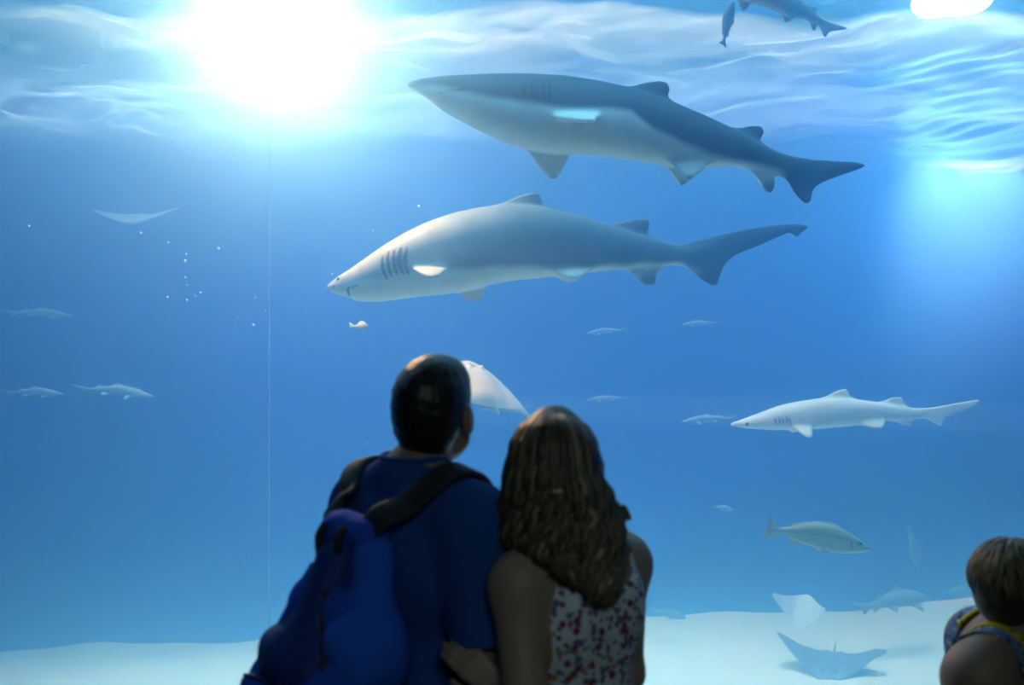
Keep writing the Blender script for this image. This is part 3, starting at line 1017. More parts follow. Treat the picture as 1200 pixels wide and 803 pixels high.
P2.rbox((-.03, -.342, .985), (.105, .032, .10), .03, .03)
crumple(P2, 1.3)
V, Q = P2.mesh(); p2 = man.out('lower_pocket', V, Q, M['bag'], bag)
v, q = tube(spline([P2.snap((x, -.36, 1.07 + .012 * math.cos(x * 14)), .001) for x in np.linspace(-.12, .06, 12)], 40), .004, 6)
man.out('zip', v, q, M['strap'], p2)
Sd = Field((.04, -.42, .75), (.26, -.08, 1.45), .006)    # right side panel with a fold
Sd.cone((.072, -.185, 1.32), (.10, -.215, 1.17), .042, .062, .05)
Sd.rbox((.105, -.225, 1.03), (.052, .08, .17), .05, .07)
crumple(Sd, .8)
M['bag_light'] = mat('bright_blue_bag_nylon', (.03, .15, .80), .7, spec=.1); bump(M['bag_light'], 6, .55, .05, 3)
V, Q = Sd.mesh(); side = man.out('side_panel', V, Q, M['bag_light'], bag)
v, q = tube(spline([Sd.snap(p_, .002) for p_ in [(.055, -.235, 1.33), (.065, -.27, 1.24), (.075, -.29, 1.15), (.08, -.31, 1.05), (.08, -.31, .95)]], 30), .0045, 6)
man.out('piping', v, q, M['bag_dark'], side)
v, q = tube(spline([P_.snap(p_, .002) for p_ in [(-.04, -.26, 1.30), (-.07, -.31, 1.18), (-.09, -.35, 1.09), (-.11, -.36, 1.0), (-.11, -.36, .92)]], 30), .0045, 6)
man.out('piping', v, q, M['bag_light'], pocket)
for x, y0 in ((.055, -.31),):
    v, q = ribbon(P_, [(.06, -.28, 1.26), (.085, -.31, 1.12), (.09, -.33, .95)], .022, .006, .003)
    man.out('compression_strap', v, q, M['strap'], bag)
hp_ = [B_.snap(p_, o_) for p_, o_ in (((-.035, -.215, 1.37), .002), ((-.037, -.23, 1.35), .012), ((-.033, -.25, 1.31), .016), ((-.005, -.26, 1.285), .016), ((.022, -.25, 1.31), .016), ((.026, -.23, 1.35), .012), ((.025, -.215, 1.37), .002))]
v, q = tube(spline(hp_, 40), .009, 8)
man.out('grab_handle', v, q, M['strap'], bag)
for sx, wd in ((-1, .028), (1, 0)):
    v, q = ribbon(sf, [(sx * .060, -.190, 1.365), (sx * .095 - wd * .5, -.150, 1.415), (sx * .128 - wd, -.07, 1.455), (sx * .135 - wd, .01, 1.45), (sx * .135 - wd * .5, .08, 1.36), (sx * .13, .12, 1.24), (sx * .15, .105, 1.12)],
                  .062, .016, .010, 50, lambda t: t < .16)
    man.out('shoulder_strap', v, q, M['strap'], bag)
    v, q = ribbon(sf, [(sx * .15, .105, 1.12), (sx * .18, .03, 1.05), (sx * .165, -.07, 1.00), (sx * .13, -.16, .955)], .026, .006, .006, 30)
    man.out('webbing', v, q, M['strap'], bag)

# ---- the woman with long hair
wom = Figure((.128, 2.05, 0), -41)
wom.e('torso', (0, 0, 1.17), (.132, .094, .17), .05)
wom.e('torso', (0, 0, 1.02), (.115, .088, .14), .05)
wom.e('hips', (0, 0, .88), (.160, .115, .14), .05)
wom.c('shoulder', (-.125, 0, 1.285), (.125, 0, 1.285), .046, .046, .05)
for sx in (-1, 1):
    wom.e('torso', (sx * .06, .075, 1.165), (.062, .058, .062), .03)
    wom.e('torso', (sx * .06, -.045, 1.21), (.07, .055, .10), .04)
    wom.c('shoulder', (sx * .025, -.02, 1.36), (sx * .12, 0, 1.30), .036, .036, .05)
    wom.e('arm', (sx * .155, 0, 1.272), (.050, .052, .058), .04)
    wom.c('leg', (sx * .085, 0, .86), (sx * .09, .02, .46), .082, .052, .04)
    wom.c('leg', (sx * .09, .02, .46), (sx * .09, -.02, .09), .05, .034, .03)
    wom.c('foot', (sx * .09, -.03, .045), (sx * .10, .12, .03), .032, .026, .03)
EL, WLh = (-.198, -.09, .975), (-.184, .012, 1.072)
wom.c('arm', (-.158, 0, 1.268), EL, .050, .041, .04); wom.c('forearm', EL, WLh, .038, .025, .03)
wom.hand(WLh, (-.42, .62, .55), (.55, .75, -.15), 1, .55, .92)
ER = (.19, .03, 1.02)
wom.c('arm', (.158, 0, 1.268), ER, .046, .037, .04); wom.c('forearm', ER, (.09, .20, .98), .036, .024, .03)
wom.hand((.09, .20, .98), (-.8, .5, .1), (-.3, -.8, 0), -1, .5, .92)
wom.head((-.026, .022, 1.470), 25, 8, -4, .95, (0, -.01, 1.31), .045)
wroot = empty('person', wom.base)
tag(wroot, 'woman with long wavy brown hair in a floral camisole, holding the man\'s arm', 'person')
f = wom.grow(h=.0055)
V, Q = f.mesh(); wom.out('body', V, Q, M['skin'], wroot); wom.eyes(wroot)
wbody = f
tf = wom.grow(('torso', 'hips'), .009, .006)
tf.clip(lambda X, Y, Z: np.maximum(Z - (1.235 + .5 * np.abs(X) - .35 * np.maximum(0, Y)), .74 - Z) + 0 * X + 0 * Y)
V, Q = tf.mesh(); cami = wom.out('camisole', V, Q, M['floral'], wroot)
for sx in (-1, 1):
    v, q = ribbon(wbody, [(sx * .095, -.10, 1.235), (sx * .092, -.06, 1.31), (sx * .09, -.005, 1.35), (sx * .085, .06, 1.30), (sx * .08, .11, 1.22)], .016, .004, .003, 30)
    wom.out('strap', v, q, M['white_cloth'], cami)
sk = wom.grow(('hips', 'leg'), .012, .007); sk.clip(lambda X, Y, Z: np.maximum(Z - .93, .08 - Z) + 0 * X + 0 * Y)
V, Q = sk.mesh(); wom.out('trousers', V, Q, M['dark_cloth'], wroot)
wom.shoes(wroot, [((-.09, -.03, 0), (-.102, .13, 0)), ((.09, -.03, 0), (.102, .13, 0))], M['shoe'])

# long wavy hair: many locks over a darker mass (measured from the photograph, built at its real distance)
py_t = [483, 490, 500, 520, 560, 600, 640, 670, 690, 712]
cx_t = [649, 649, 649, 649, 649, 656, 660, 672, 684, 694]
hw_t = [6, 24, 37, 49, 57, 67, 70, 60, 47, 22]
yn_t = [2.03, 1.985, 1.962, 1.938, 1.922, 1.912, 1.902, 1.896, 1.892, 1.890]
bx, by = wom.base.x, wom.base.y


def hair_pt(py, u, layer, wob):
    px = np.interp(py, py_t, cx_t) + u * np.interp(py, py_t, hw_t) + wob
    y = np.interp(py, py_t, yn_t) + .105 * (1 - math.sqrt(max(0, 1 - min(1, u * u)))) + layer
    return np.array([(px - 600) / F * y - bx, y - by, CAMZ - (py - 401.5) / F * y])


hf = Field((-.2, -.26, 1.15), (.25, .2, 1.66), .0065)
for py in range(489, 704, 6):
    for u in (-.6, -.3, 0, .3, .6):
        a = hair_pt(py, u * .9, .085, 0)
        r = np.interp(py, py_t, hw_t) / F * 2.0
        hf.ell(a, (max(.010, r * .36), .04, .018), .02)
hf.cone(wom.Rz @ wom.hp((0, -.01, .035)), wom.Rz @ wom.hp((0, -.03, .03)), .077, .077, .03)
V, Q = hf.mesh()
parts_, cols_ = [(V, [tuple(r_) for r_ in Q])], [np.tile(np.array([.035, .022, .012]), (len(V), 1))]
r3 = np.random.default_rng(21)
for i in range(290):
    u = r3.uniform(-1, 1) if i > 60 else -1 + 2 * i / 60
    u = max(-1, min(1, u))
    layer = r3.uniform(-.004, .02)
    p_end = np.interp(u, [-1, -.5, 0, .4, .8, 1], [648, 672, 700, 712, 706, 672]) + r3.uniform(-16, 4)
    p0 = 484 + r3.uniform(0, 6) + (r3.uniform(0, 120) if i % 3 == 0 else 0)
    ph, fr_, am = r3.uniform(0, 6.28), r3.uniform(.11, .19), r3.uniform(4, 10)
    n = 34
    pys = np.linspace(p0, p_end, n)
    pts = [hair_pt(p, u, layer, am * np.interp(p, [500, 560, 640, 710], [0, .25, .9, 1.2]) * math.sin(ph + fr_ * p)) for p in pys]
    pts = [p + np.array([0, .006 * np.interp(q_, [520, 640], [0, 1]) * math.cos(ph + fr_ * q_), 0]) for p, q_ in zip(pts, pys)]
    t = np.linspace(0, 1, n)
    rad = r3.uniform(.004, .0085) * np.clip(np.minimum(t * 8 + .35, (1 - t) * 5 + .12), 0, 1)
    v, q = tube(pts, rad, 6)
    tone = r3.uniform(.3, 1.5) * (2.2 if r3.random() < .16 else 1)
    c_ = np.array([.105, .076, .045]) * tone
    g = np.interp(np.repeat(t, 6), [0, .5, 1], [.9, .9, 1.5])
    g = np.concatenate([g, [1, 1]])
    parts_.append((v, q)); cols_.append(c_[None, :] * g[:, None])
for k in range(7):      # the curl that flicks out on the right
    ph = k * .35
    pts = spline([hair_pt(560 + k * 3, .85, .0, 0), hair_pt(585, 1.0, .0, 1), hair_pt(602, 1.08, .0, 5 - k), hair_pt(608, 1.0, -.004, 8 + k), hair_pt(600 - k, 1.0, -.01, 12), hair_pt(594, 1.0, -.006, 6)], 26)
    v, q = tube(pts, np.linspace(.006, .002, 26), 6)
    parts_.append((v, q)); cols_.append(np.tile(np.array([.15, .095, .045]), (len(v), 1)))
V, Q = join_l(parts_)
whair = mesh_obj('hair', V, Q, M['hair'], wroot, cols=np.vstack(cols_))
cl = hair_pt(576, 0, -.006, 0)
v, q = box((-.011, -.004, -.004), (.011, .004, .004)); v = v + cl
v2, q2 = box((-.008, -.006, -.002), (.008, -.003, .002)); v2 = v2 + cl
o = mesh_obj('hair_clip', *join((v, q), (v2, q2)), M['plastic'], whair, smooth=False)
o['label'] = 'small pale gold hair clip'

# ---- the seated woman at the right edge
sit = Figure((1.148, 2.36, 0), 115)
sit.e('hips', (0, -.06, .55), (.175, .13, .11), .05)
sit.e('torso', (0, -.03, .71), (.135, .11, .16), .06)
sit.e('torso', (0, 0, .885), (.145, .115, .17), .05)
sit.c('shoulder', (-.13, -.02, 1.015), (.13, -.02, 1.015), .052, .052, .05)
for sx in (-1, 1):
    sit.e('torso', (sx * .065, .09, .87), (.066, .06, .066), .03)
    sit.c('shoulder', (sx * .03, .03, 1.08), (sx * .125, -.02, 1.035), .042, .042, .05)
    sit.e('arm', (sx * .158, -.045, 1.0), (.062, .066, .070), .05)
    sit.c('arm', (sx * .162, -.045, .985), (sx * .195, -.02, .74), .064, .05, .04)
    sit.c('forearm', (sx * .195, -.02, .74), (sx * .12, .21, .67), .045, .028, .03)
    sit.hand((sx * .12, .21, .67), (-sx * .35, .9, -.1), (-sx * .3, -.1, -.9), -sx, .35, .92)
    sit.c('leg', (sx * .09, 0, .53), (sx * .10, .40, .52), .085, .066, .04)
    sit.c('leg', (sx * .10, .40, .52), (sx * .10, .40, .10), .06, .038, .03)
    sit.c('foot', (sx * .10, .39, .045), (sx * .105, .54, .03), .032, .026, .03)
sit.head((.0, .048, 1.178), -58, 4, 0, .97, (0, .015, 1.02), .050)
sroot = empty('person', sit.base)
tag(sroot, 'seated woman with short streaked hair and glasses, in a sleeveless blue print top', 'person')
f = sit.grow(h=.006)
V, Q = f.mesh(); sit.out('body', V, Q, M['skin_tan'], sroot); sit.eyes(sroot)
sb = f
tf = sit.grow(('torso', 'hips'), .010, .006)
tf.clip(lambda X, Y, Z: np.maximum(Z - (.965 + .25 * np.abs(X) - .4 * np.maximum(0, Y)),   .49 - Z) + 0 * X + 0 * Y)
V, Q = tf.mesh(); top = sit.out('top', V, Q, M['print'], sroot)
for sx in (-1, 1):
    v, q = ribbon(sb, [(sx * .10, -.12, .955), (sx * .105, -.075, 1.055), (sx * .10, -.02, 1.085), (sx * .095, .06, 1.035), (sx * .09, .12, .935)], .05, .006, .004, 36)
    st = sit.out('strap', v, q, M['print'], top)
    v, q = ribbon(sb, [(sx * .085, -.085, 1.045), (sx * .082, -.03, 1.08), (sx * .078, .05, 1.055), (sx * .072, .11, .955)], .018, .008, .006, 30)
    tr_ = sit.out('trim', v, q, M['yellow_trim'], st); tr_['label'] = 'yellow edging'
pf = sit.grow(('hips', 'leg'), .013, .007); pf.clip(lambda X, Y, Z: np.maximum(Z - .61, .08 - Z) + 0 * X + 0 * Y)
V, Q = pf.mesh(); sit.out('trousers', V, Q, M['dark_cloth'], sroot)
sit.shoes(sroot, [((-.10, .39, 0), (-.107, .55, 0)), ((.10, .39, 0), (.107, .55, 0))], M['shoe'])
hf = Field(sit.hc - .17, sit.hc + .17, .005)
hf.ell(sit.hp((0, -.022, .032)), (.083, .100, .086), .01, sit.hR)
hf.ell(sit.hp((0, -.065, -.01)), (.068, .055, .075), .03, sit.hR)
hr2 = sit.hR
def clip2(X, Y, Z):
    a = [X - sit.hc[0], Y - sit.hc[1], Z - sit.hc[2]]
    y = hr2[0, 1] * a[0] + hr2[1, 1] * a[1] + hr2[2, 1] * a[2]
    z = hr2[0, 2] * a[0] + hr2[1, 2] * a[1] + hr2[2, 2] * a[2]
    return (np.where(y < 0, -.085, -.085 + 1.7 * y) - z) * .7
hf.clip(clip2)
V, Q = hf.mesh()
parts_, cols_ = [(V, [tuple(r_) for r_ in Q])], [np.tile(np.array([.05, .032, .018]), (len(V), 1))]
for i in range(230):
    phi = R(r3.uniform(60, 300)); ph = r3.uniform(0, 6.28)
    side_ = abs(math.sin(phi))
    e0 = R(r3.uniform(4, 60)); e1 = R(np.interp(side_, [0, 1], [128, 104]) + r3.uniform(-10, 4))
    pts = []
    for tt in np.linspace(0, 1, 18):
        el = e0 + (e1 - e0) * tt
        a = phi + .06 * math.sin(ph + 7 * tt)
        rr = 1.0 + .03 * math.sin(ph * 2 + 9 * tt)
        pts.append(sit.hp((.087 * rr * math.sin(el) * math.sin(a), -.03 + .105 * rr * math.sin(el) * math.cos(a), .03 + .090 * rr * math.cos(el))))
    v, q = tube(pts, r3.uniform(.003, .0055) * np.clip(np.minimum(np.linspace(0, 9, 18) + .3, np.linspace(5, .15, 18)), 0, 1), 6)
    tone = r3.uniform(.45, 1.3) * (2.2 if r3.random() < .22 else 1)
    parts_.append((v, q)); cols_.append(np.tile(np.array([.13, .09, .05]) * tone, (len(v), 1)))
V, Q = join_l(parts_)
sit.out('hair', V, Q, M['hair'], sroot, cols=np.vstack(cols_))
gl_parts = []
for sx in (-1, 1):
    ringp = [sit.hp((sx * .034 + .026 * math.cos(a), .112 - .004 * abs(math.cos(a)), .002 + .019 * math.sin(a))) for a in np.linspace(0, 2 * np.pi, 25)]
    gl_parts.append(tube(ringp, .0018, 6, False))
    gl_parts.append(tube([sit.hp((sx * .060, .108, .006)), sit.hp((sx * .078, .06, .006)), sit.hp((sx * .084, -.005, .008)), sit.hp((sx * .084, -.02, -.01))], .0018, 6))
gl_parts.append(tube([sit.hp((-.010, .113, .006)), sit.hp((.010, .113, .006))], .0018, 6))
glasses = sit.out('glasses', *join_l(gl_parts), M['metal'], sroot)
M['lens'] = mat('clear_lens', (.9, .95, 1), .05); bsdf(M['lens']).inputs['Alpha'].default_value = .25
for sx in (-1, 1):
    v = [sit.hp((sx * .034, .112, .002))] + [sit.hp((sx * .034 + .025 * math.cos(a), .112 - .004 * abs(math.cos(a)), .002 + .018 * math.sin(a))) for a in np.linspace(0, 2 * np.pi, 25)[:-1]]
    sit.out('lens', np.array(v), [(0, 1 + i, 1 + (i + 1) % 24) for i in range(24)], M['lens'], glasses)

# ---- the bench she sits on
bench = empty('bench', (1.148, 2.36, 0)); bench.rotation_euler = (0, 0, R(-20))
tag(bench, 'dark wooden bench under the seated woman', 'bench')
mesh_obj('seat', *box((-.20, -.62, .375), (.14, .62, .415)), M['wood'], bench, smooth=False)
for sx in (-.16, .10):
    for sy in (-.55, .55):
        mesh_obj('leg', *tube([(sx, sy, 0), (sx * .95, sy * .97, .375)], [.018, .024], 12), M['metal'], bench)

#PEOPLE-END
# ------------------------------------------------------------------ the tank
YB, ZS = 14.0, 4.15
def structure(name, V, Fq, m, smooth=False):
    o = mesh_obj(name, V, Fq, m, smooth=smooth)
    o['kind'] = 'structure'
    return o

# sand: gently uneven, lower on the left
xs = np.linspace(-8, 8, 161); ys = np.linspace(3.3, YB, 110)
X, Y = np.meshgrid(xs, ys, indexing='ij')
Z = -2.02 + .030 * X + .04 * np.sin(X * .9 + Y * .5) + .025 * np.sin(X * 2.1 - Y * 1.7) + .012 * np.sin(X * 5 + Y * 3.1)
Z -= np.clip(.20 - .025 * X, .04, .4) * smoothstep(11.2, 14, Y)
V = np.stack([X, Y, Z], -1).reshape(-1, 3)
I = np.arange(161 * 110).reshape(161, 110)
Q = np.stack([I[:-1, :-1], I[1:, :-1], I[1:, 1:], I[:-1, 1:]], -1).reshape(-1, 4)
M['sand'] = mat('white_sand', (.90, .82, .66), .95, spec=.1)
noise_tint(M['sand'], 22, .10)
bump(M['sand'], 30, .5, .03)
structure('sand_floor', V, Q, M['sand'], True)
structure('wall_tank_back', *box((-8, YB, -2.8), (8, YB + .3, 7.5)), M['tank_wall'])
structure('wall_tank_left', *box((-8.3, 3.2, -2.8), (-8, YB + .3, 7.5)), M['tank_wall'])
structure('wall_tank_right', *box((8, 3.2, -2.8), (8.3, YB + .3, 7.5)), M['tank_wall'])
structure('ceiling_tank', *box((-8.3, 3.2, 7.5), (8.3, YB + .3, 7.7)), M['dark_wall'])

# rippled water surface
nx, ny = 330, 230
xs = np.linspace(-8, 8, nx); ys = np.linspace(3.36, YB, ny)
X, Y = np.meshgrid(xs, ys, indexing='ij')
Z = np.full_like(X, ZS)
r2 = np.random.default_rng(11)
for k in range(26):
    lam = .35 * (9 ** (k / 25)); th = r2.uniform(0, 6.28)
    kx, ky = 2 * np.pi / lam * math.cos(th), 2 * np.pi / lam * math.sin(th)
    Z += .0060 * lam ** .8 * np.sin(kx * X + ky * Y + r2.uniform(0, 6.28))
V = np.stack([X, Y, Z], -1).reshape(-1, 3)
I = np.arange(nx * ny).reshape(nx, ny)
Q = np.stack([I[:-1, :-1], I[1:, :-1], I[1:, 1:], I[:-1, 1:]], -1).reshape(-1, 4)
m = bpy.data.materials.new('water_surface'); m.use_nodes = True
nt = m.node_tree; nt.nodes.clear()
out = N(m, 'ShaderNodeOutputMaterial'); mix = N(m, 'ShaderNodeMixShader')
fr = N(m, 'ShaderNodeFresnel', IOR=1.33); tr = N(m, 'ShaderNodeBsdfTransparent'); gl = N(m, 'ShaderNodeBsdfGlossy', Roughness=.13)
gl.inputs['Color'].default_value = (.95, .97, 1, 1)
L(m, fr.outputs['Fac'], mix.inputs['Fac']); L(m, tr.outputs['BSDF'], mix.inputs[1]); L(m, gl.outputs['BSDF'], mix.inputs[2])
# translucent share added to brighten the underside, patchy by noise
tl = N(m, 'ShaderNodeBsdfTranslucent'); tl.inputs['Color'].default_value = (.93, .97, 1, 1)
tc = N(m, 'ShaderNodeTexCoord'); mp = N(m, 'ShaderNodeMapping'); mp.inputs['Scale'].default_value = (.55, .8, 1)
nz = N(m, 'ShaderNodeTexNoise', Scale=1.6, Detail=5, Distortion=1.2)
mr = N(m, 'ShaderNodeMapRange')
for k_, v_ in (('From Min', .32), ('From Max', .70), ('To Min', .06), ('To Max', .34)): mr.inputs[k_].default_value = v_
L(m, tc.outputs['Object'], mp.inputs['Vector']); L(m, mp.outputs['Vector'], nz.inputs['Vector']); L(m, nz.outputs['Fac'], mr.inputs['Value'])
mix2 = N(m, 'ShaderNodeMixShader')
sx_ = N(m, 'ShaderNodeSeparateXYZ'); L(m, tc.outputs['Object'], sx_.inputs['Vector'])
glow_fade = N(m, 'ShaderNodeMapRange'); glow_fade.interpolation_type = 'SMOOTHSTEP'   # fades the added brightening towards the back, softening the waterline
for k_, v_ in (('From Min', 8.0), ('From Max', 13.0), ('To Min', 1), ('To Max', .04)): glow_fade.inputs[k_].default_value = v_
L(m, sx_.outputs['Y'], glow_fade.inputs['Value'])
mu = N(m, 'ShaderNodeMath', operation='MULTIPLY'); L(m, mr.outputs['Result'], mu.inputs[0]); L(m, glow_fade.outputs['Result'], mu.inputs[1])
L(m, mu.outputs[0], mix2.inputs['Fac']); L(m, mix.outputs['Shader'], mix2.inputs[1]); L(m, tl.outputs['BSDF'], mix2.inputs[2])
L(m, mix2.outputs['Shader'], out.inputs['Surface'])
o = mesh_obj('water_surface', V, Q, m); tag(o, 'rippled underside of the water surface', 'water', kind='structure')

# the water itself
m = bpy.data.materials.new('tank_water'); m.use_nodes = True
nt = m.node_tree; nt.nodes.clear()
out = N(m, 'ShaderNodeOutputMaterial'); add = N(m, 'ShaderNodeAddShader')
vs = N(m, 'ShaderNodeVolumeScatter', Density=.22, Anisotropy=.82); va = N(m, 'ShaderNodeVolumeAbsorption', Density=.07)
vs.inputs['Color'].default_value = (.20, .53, 1.0, 1)
va.inputs['Color'].default_value = (0, .60, .95, 1)
L(m, vs.outputs['Volume'], add.inputs[0]); L(m, va.outputs['Volume'], add.inputs[1]); L(m, add.outputs['Shader'], out.inputs['Volume'])
o = mesh_obj('tank_water', *box((-7.995, 3.352, -2.75), (7.995, YB - .005, ZS + .01)), m, smooth=False)
tag(o, 'clear blue water filling the whole tank', 'water', kind='structure')

# acrylic window in two bonded panels
m = bpy.data.materials.new('acrylic'); m.use_nodes = True
nt = m.node_tree; nt.nodes.clear()
out = N(m, 'ShaderNodeOutputMaterial'); mix = N(m, 'ShaderNodeMixShader')
lw = N(m, 'ShaderNodeLayerWeight', Blend=.12); tr = N(m, 'ShaderNodeBsdfTransparent'); gl = N(m, 'ShaderNodeBsdfGlossy', Roughness=.01)
tr.inputs['Color'].default_value = (.985, .99, 1, 1)
mul = N(m, 'ShaderNodeMath', operation='MULTIPLY'); mul.inputs[1].default_value = .5
L(m, lw.outputs['Fresnel'], mul.inputs[0]); L(m, mul.outputs[0], mix.inputs['Fac'])
L(m, tr.outputs['BSDF'], mix.inputs[1]); L(m, gl.outputs['BSDF'], mix.inputs[2]); L(m, mix.outputs['Shader'], out.inputs['Surface'])
M['acrylic'] = m
WX, WZ0, WZ1 = 5.0, .25, 3.5
w = empty('window_1', (0, 3.27, 0)); tag(w, 'floor to ceiling acrylic viewing window of the shark tank', 'window', kind='structure')
xsm = at(315.5, 400, 3.27).x
mesh_obj('pane', *box((-WX, -.06, WZ0), (WX, .06, WZ1)), m, w, smooth=False)
m = bpy.data.materials.new('bond_line'); m.use_nodes = True
nt = m.node_tree; nt.nodes.clear()
out = N(m, 'ShaderNodeOutputMaterial'); mix = N(m, 'ShaderNodeMixShader'); mix.inputs['Fac'].default_value = .07
tr = N(m, 'ShaderNodeBsdfTransparent'); tl = N(m, 'ShaderNodeBsdfTranslucent')
L(m, tr.outputs['BSDF'], mix.inputs[1]); L(m, tl.outputs['BSDF'], mix.inputs[2]); L(m, mix.outputs['Shader'], out.inputs['Surface'])
M['seam'] = m
mesh_obj('seam', *box((xsm - .002, -.0005, WZ0), (xsm + .002, .0005, WZ1)), M['seam'], w, smooth=False)
fr_ = [box((-WX - .08, -.1, WZ0 - .1), (WX + .08, .07, WZ0)), box((-WX - .08, -.1, WZ1), (WX + .08, .07, WZ1 + .1)),
       box((-WX - .08, -.1, WZ0), (-WX, .07, WZ1)), box((WX, -.1, WZ0), (WX + .08, .07, WZ1))]
mesh_obj('frame', *join(*fr_), M['frame'], w, smooth=False)

# the dark viewing hall
structure('wall_front', *join(box((-8.3, 3.2, WZ1 + .1), (8.3, 3.34, 7.5)), box((-8.3, 3.2, -2.8), (8.3, 3.34, WZ0 - .1)),
          box((-8.3, 3.2, WZ0 - .1), (-WX - .08, 3.34, WZ1 + .1)), box((WX + .08, 3.2, WZ0 - .1), (8.3, 3.34, WZ1 + .1))), M['dark_wall'])
structure('floor', *box((-6, -5, -.1), (6, 3.2, 0)), M['carpet'])
structure('ceiling', *box((-6, -5, 3.8), (6, 3.2, 3.9)), M['dark_wall'])
structure('wall_left', *box((-6.1, -5, 0), (-6, 3.2, 3.8)), M['dark_wall'])
structure('wall_right', *box((6, -5, 0), (6.1, 3.2, 3.8)), M['dark_wall'])
structure('wall_back', *box((-6, -5.1, 0), (6, -5, 3.8)), M['dark_wall'])


# ------------------------------------------------------------------ lamps
def light(name, kind, loc, energy, color, target=None, **kw):
    d = bpy.data.lights.new(name, kind)
    d.energy = energy; d.color = color
    for k_, v_ in kw.items(): setattr(d, k_, v_)
    o = bpy.data.objects.new(name, d); COL.objects.link(o)
    o.location = loc
    if target is not None:
        o.rotation_euler = (Vector(target) - Vector(loc)).to_track_quat('-Z', 'Y').to_euler()
    return o


def emis(name, color, strength):
    m = bpy.data.materials.new(name); m.use_nodes = True
    nt = m.node_tree; nt.nodes.clear()
    out = N(m, 'ShaderNodeOutputMaterial'); e = N(m, 'ShaderNodeEmission', Strength=strength)
    e.inputs['Color'].default_value = (*color, 1)
    L(m, e.outputs['Emission'], out.inputs['Surface'])
    return m


def cyl(c0, c1, r0, r1, n=28):
    return tube([c0, c1], [r0, r1], n)


# round underwater lamp, top left
LA = at(325, 16, 6.6)
lamp = empty('underwater_lamp', LA)
tag(lamp, 'blazing round underwater lamp at the top left, hung just below the surface', 'lamp')
mesh_obj('housing', *join_l([cyl((0, 0, .06), (0, 0, .2), .17, .13), cyl((0, 0, .2), (0, 0, .24), .08, .08)]), M['metal'], lamp)
mesh_obj('lens', *cyl((0, 0, .02), (0, 0, .058), .15, .165), emis('lamp_lens', (.95, 1, 1), 30), lamp)
mesh_obj('cable', *tube([(0, 0, .24), (.01, 0, .5), (0, 0, ZS - LA.z + .3)], .012, 8), M['strap'], lamp)
def lit(name, kind, loc, watts, rgb, target=None, **kw):
    k_ = max(rgb)
    return light(name, kind, loc, watts * k_, tuple(v_ / k_ for v_ in rgb), target, **kw)


lit('lamp_glow', 'POINT', LA + Vector((0, 0, -.1)), 1000, (.50, .31, .17), shadow_soft_size=.08)
# dome lamp at the surface, top right
LC = at(1119, -1, 6.9)
lamp2 = empty('dome_lamp', LC)
tag(lamp2, 'glaring white dome lamp at the rippled surface in the top right corner', 'lamp')
f = Field((-.42, -.26, -.2), (.42, .26, .2), .01)
f.ell((0, 0, .012), (.30, .18, .11), .01, roty(R(-9)))
f.ell((-.17, -.03, -.055), (.10, .12, .075), .05)
f.ell((.06, -.03, -.03), (.16, .12, .075), .06)
f.clip(lambda X, Y, Z: Z - .06 + 0 * X + 0 * Y)
V, Q = f.mesh()
mesh_obj('lens', V, Q, emis('dome_lens', (1, 1, 1), 9), lamp2)
f = Field((-.42, -.26, 0), (.42, .26, .26), .01)
f.ell((0, 0, .06), (.32, .19, .10), .01)
f.clip(lambda X, Y, Z: .065 - Z + 0 * X + 0 * Y)
V, Q = f.mesh()
mesh_obj('housing', V, Q, M['metal'], lamp2)
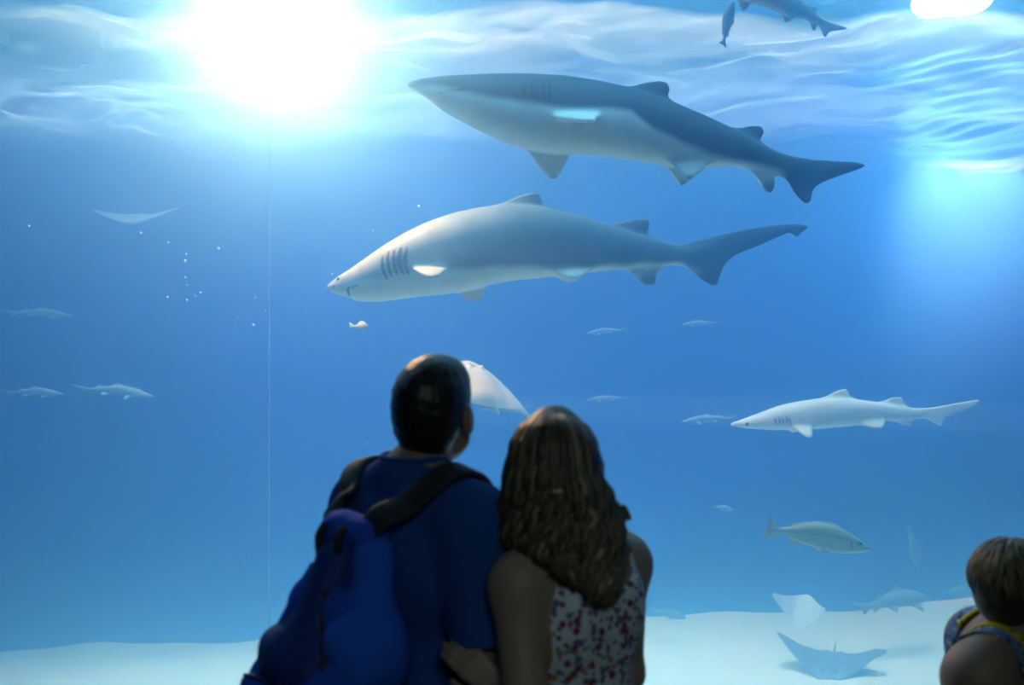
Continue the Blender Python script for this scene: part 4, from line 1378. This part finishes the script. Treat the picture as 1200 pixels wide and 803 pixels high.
# overhead floods above the water, with added fill lights among them
lit('overhead_flood', 'AREA', (2.2, 10.8, 6.6), 1000, (.225, .305, .50), shape='RECTANGLE', size=9, size_y=2.6, spread=R(75))
lit('overhead_flood', 'AREA', (-4, 10.8, 6.6), 1000, (.17, .25, .39), shape='RECTANGLE', size=5, size_y=2.6, spread=R(75))
lit('centre_fill', 'SPOT', (-.3, 7.8, 6.3), 3000, (.08, .05, .03), target=(.1, 9, -2), spot_size=R(60), spot_blend=1, shadow_soft_size=.25)  # unseen light added for the bright middle column
lit('wall_flood', 'SPOT', (6.3, 12.2, 6.2), 5000, (9.0, 4.0, 2.0), target=(6.6, 14, 3.7), spot_size=R(52), spot_blend=1, shadow_soft_size=.25)
lit('wall_fill', 'AREA', (3, 13.1, 5.3), 1000, (.53, .52, .34), target=(3, 13.9, 3.6), shape='RECTANGLE', size=14, size_y=.4)  # added strip that brightens the wall under the waterline
lit('blue_fill', 'AREA', (0, 8, 7.0), 1000, (.0, .19, .22), shape='RECTANGLE', size=14, size_y=8)  # unseen light added to bring more blue into the water
lit('blue_fill', 'AREA', (0, 4.6, 6.5), 1000, (.11, .28, .46), shape='RECTANGLE', size=12, size_y=2)  # second added blue light, over the front of the tank
lit('surface_fill', 'AREA', (2, 7.2, 4.75), 1000, (.30, .29, .21), target=(2, 14, 4.5), shape='RECTANGLE', size=11, size_y=.8)  # added strip that only serves to brighten the rippled underside
# dim house light of the hall, behind the visitors
light('hall_light', 'AREA', (.6, -2.2, 3.7), 27, (.66, .97, 1), target=(.2, 2.0, 1.2), shape='RECTANGLE', size=1.6, size_y=.6)

# ------------------------------------------------------------------ world, camera, render settings
wd = bpy.data.worlds.new('World'); SC.world = wd; wd.use_nodes = True
wd.node_tree.nodes['Background'].inputs['Color'].default_value = (.004, .006, .01, 1)
cam = bpy.data.cameras.new('camera'); co = bpy.data.objects.new('camera', cam); COL.objects.link(co)
co.location = (0, 0, CAMZ); co.rotation_euler = (R(90), 0, 0)
cam.lens = 35; cam.sensor_width = 36; cam.sensor_fit = 'HORIZONTAL'
cam.clip_end = 100
cam.dof.use_dof = True; cam.dof.focus_distance = 6.2; cam.dof.aperture_fstop = 2.8
SC.camera = co
SC.view_settings.view_transform = 'Standard'
SC.view_settings.look = 'None'
SC.view_settings.exposure = 0
SC.view_settings.gamma = 1
cy = SC.cycles
cy.max_bounces = 8; cy.diffuse_bounces = 3; cy.glossy_bounces = 3; cy.transmission_bounces = 2
cy.volume_bounces = 3; cy.transparent_max_bounces = 10
cy.use_denoising = True
cy.sample_clamp_indirect = 8
cy.caustics_reflective = False; cy.caustics_refractive = False
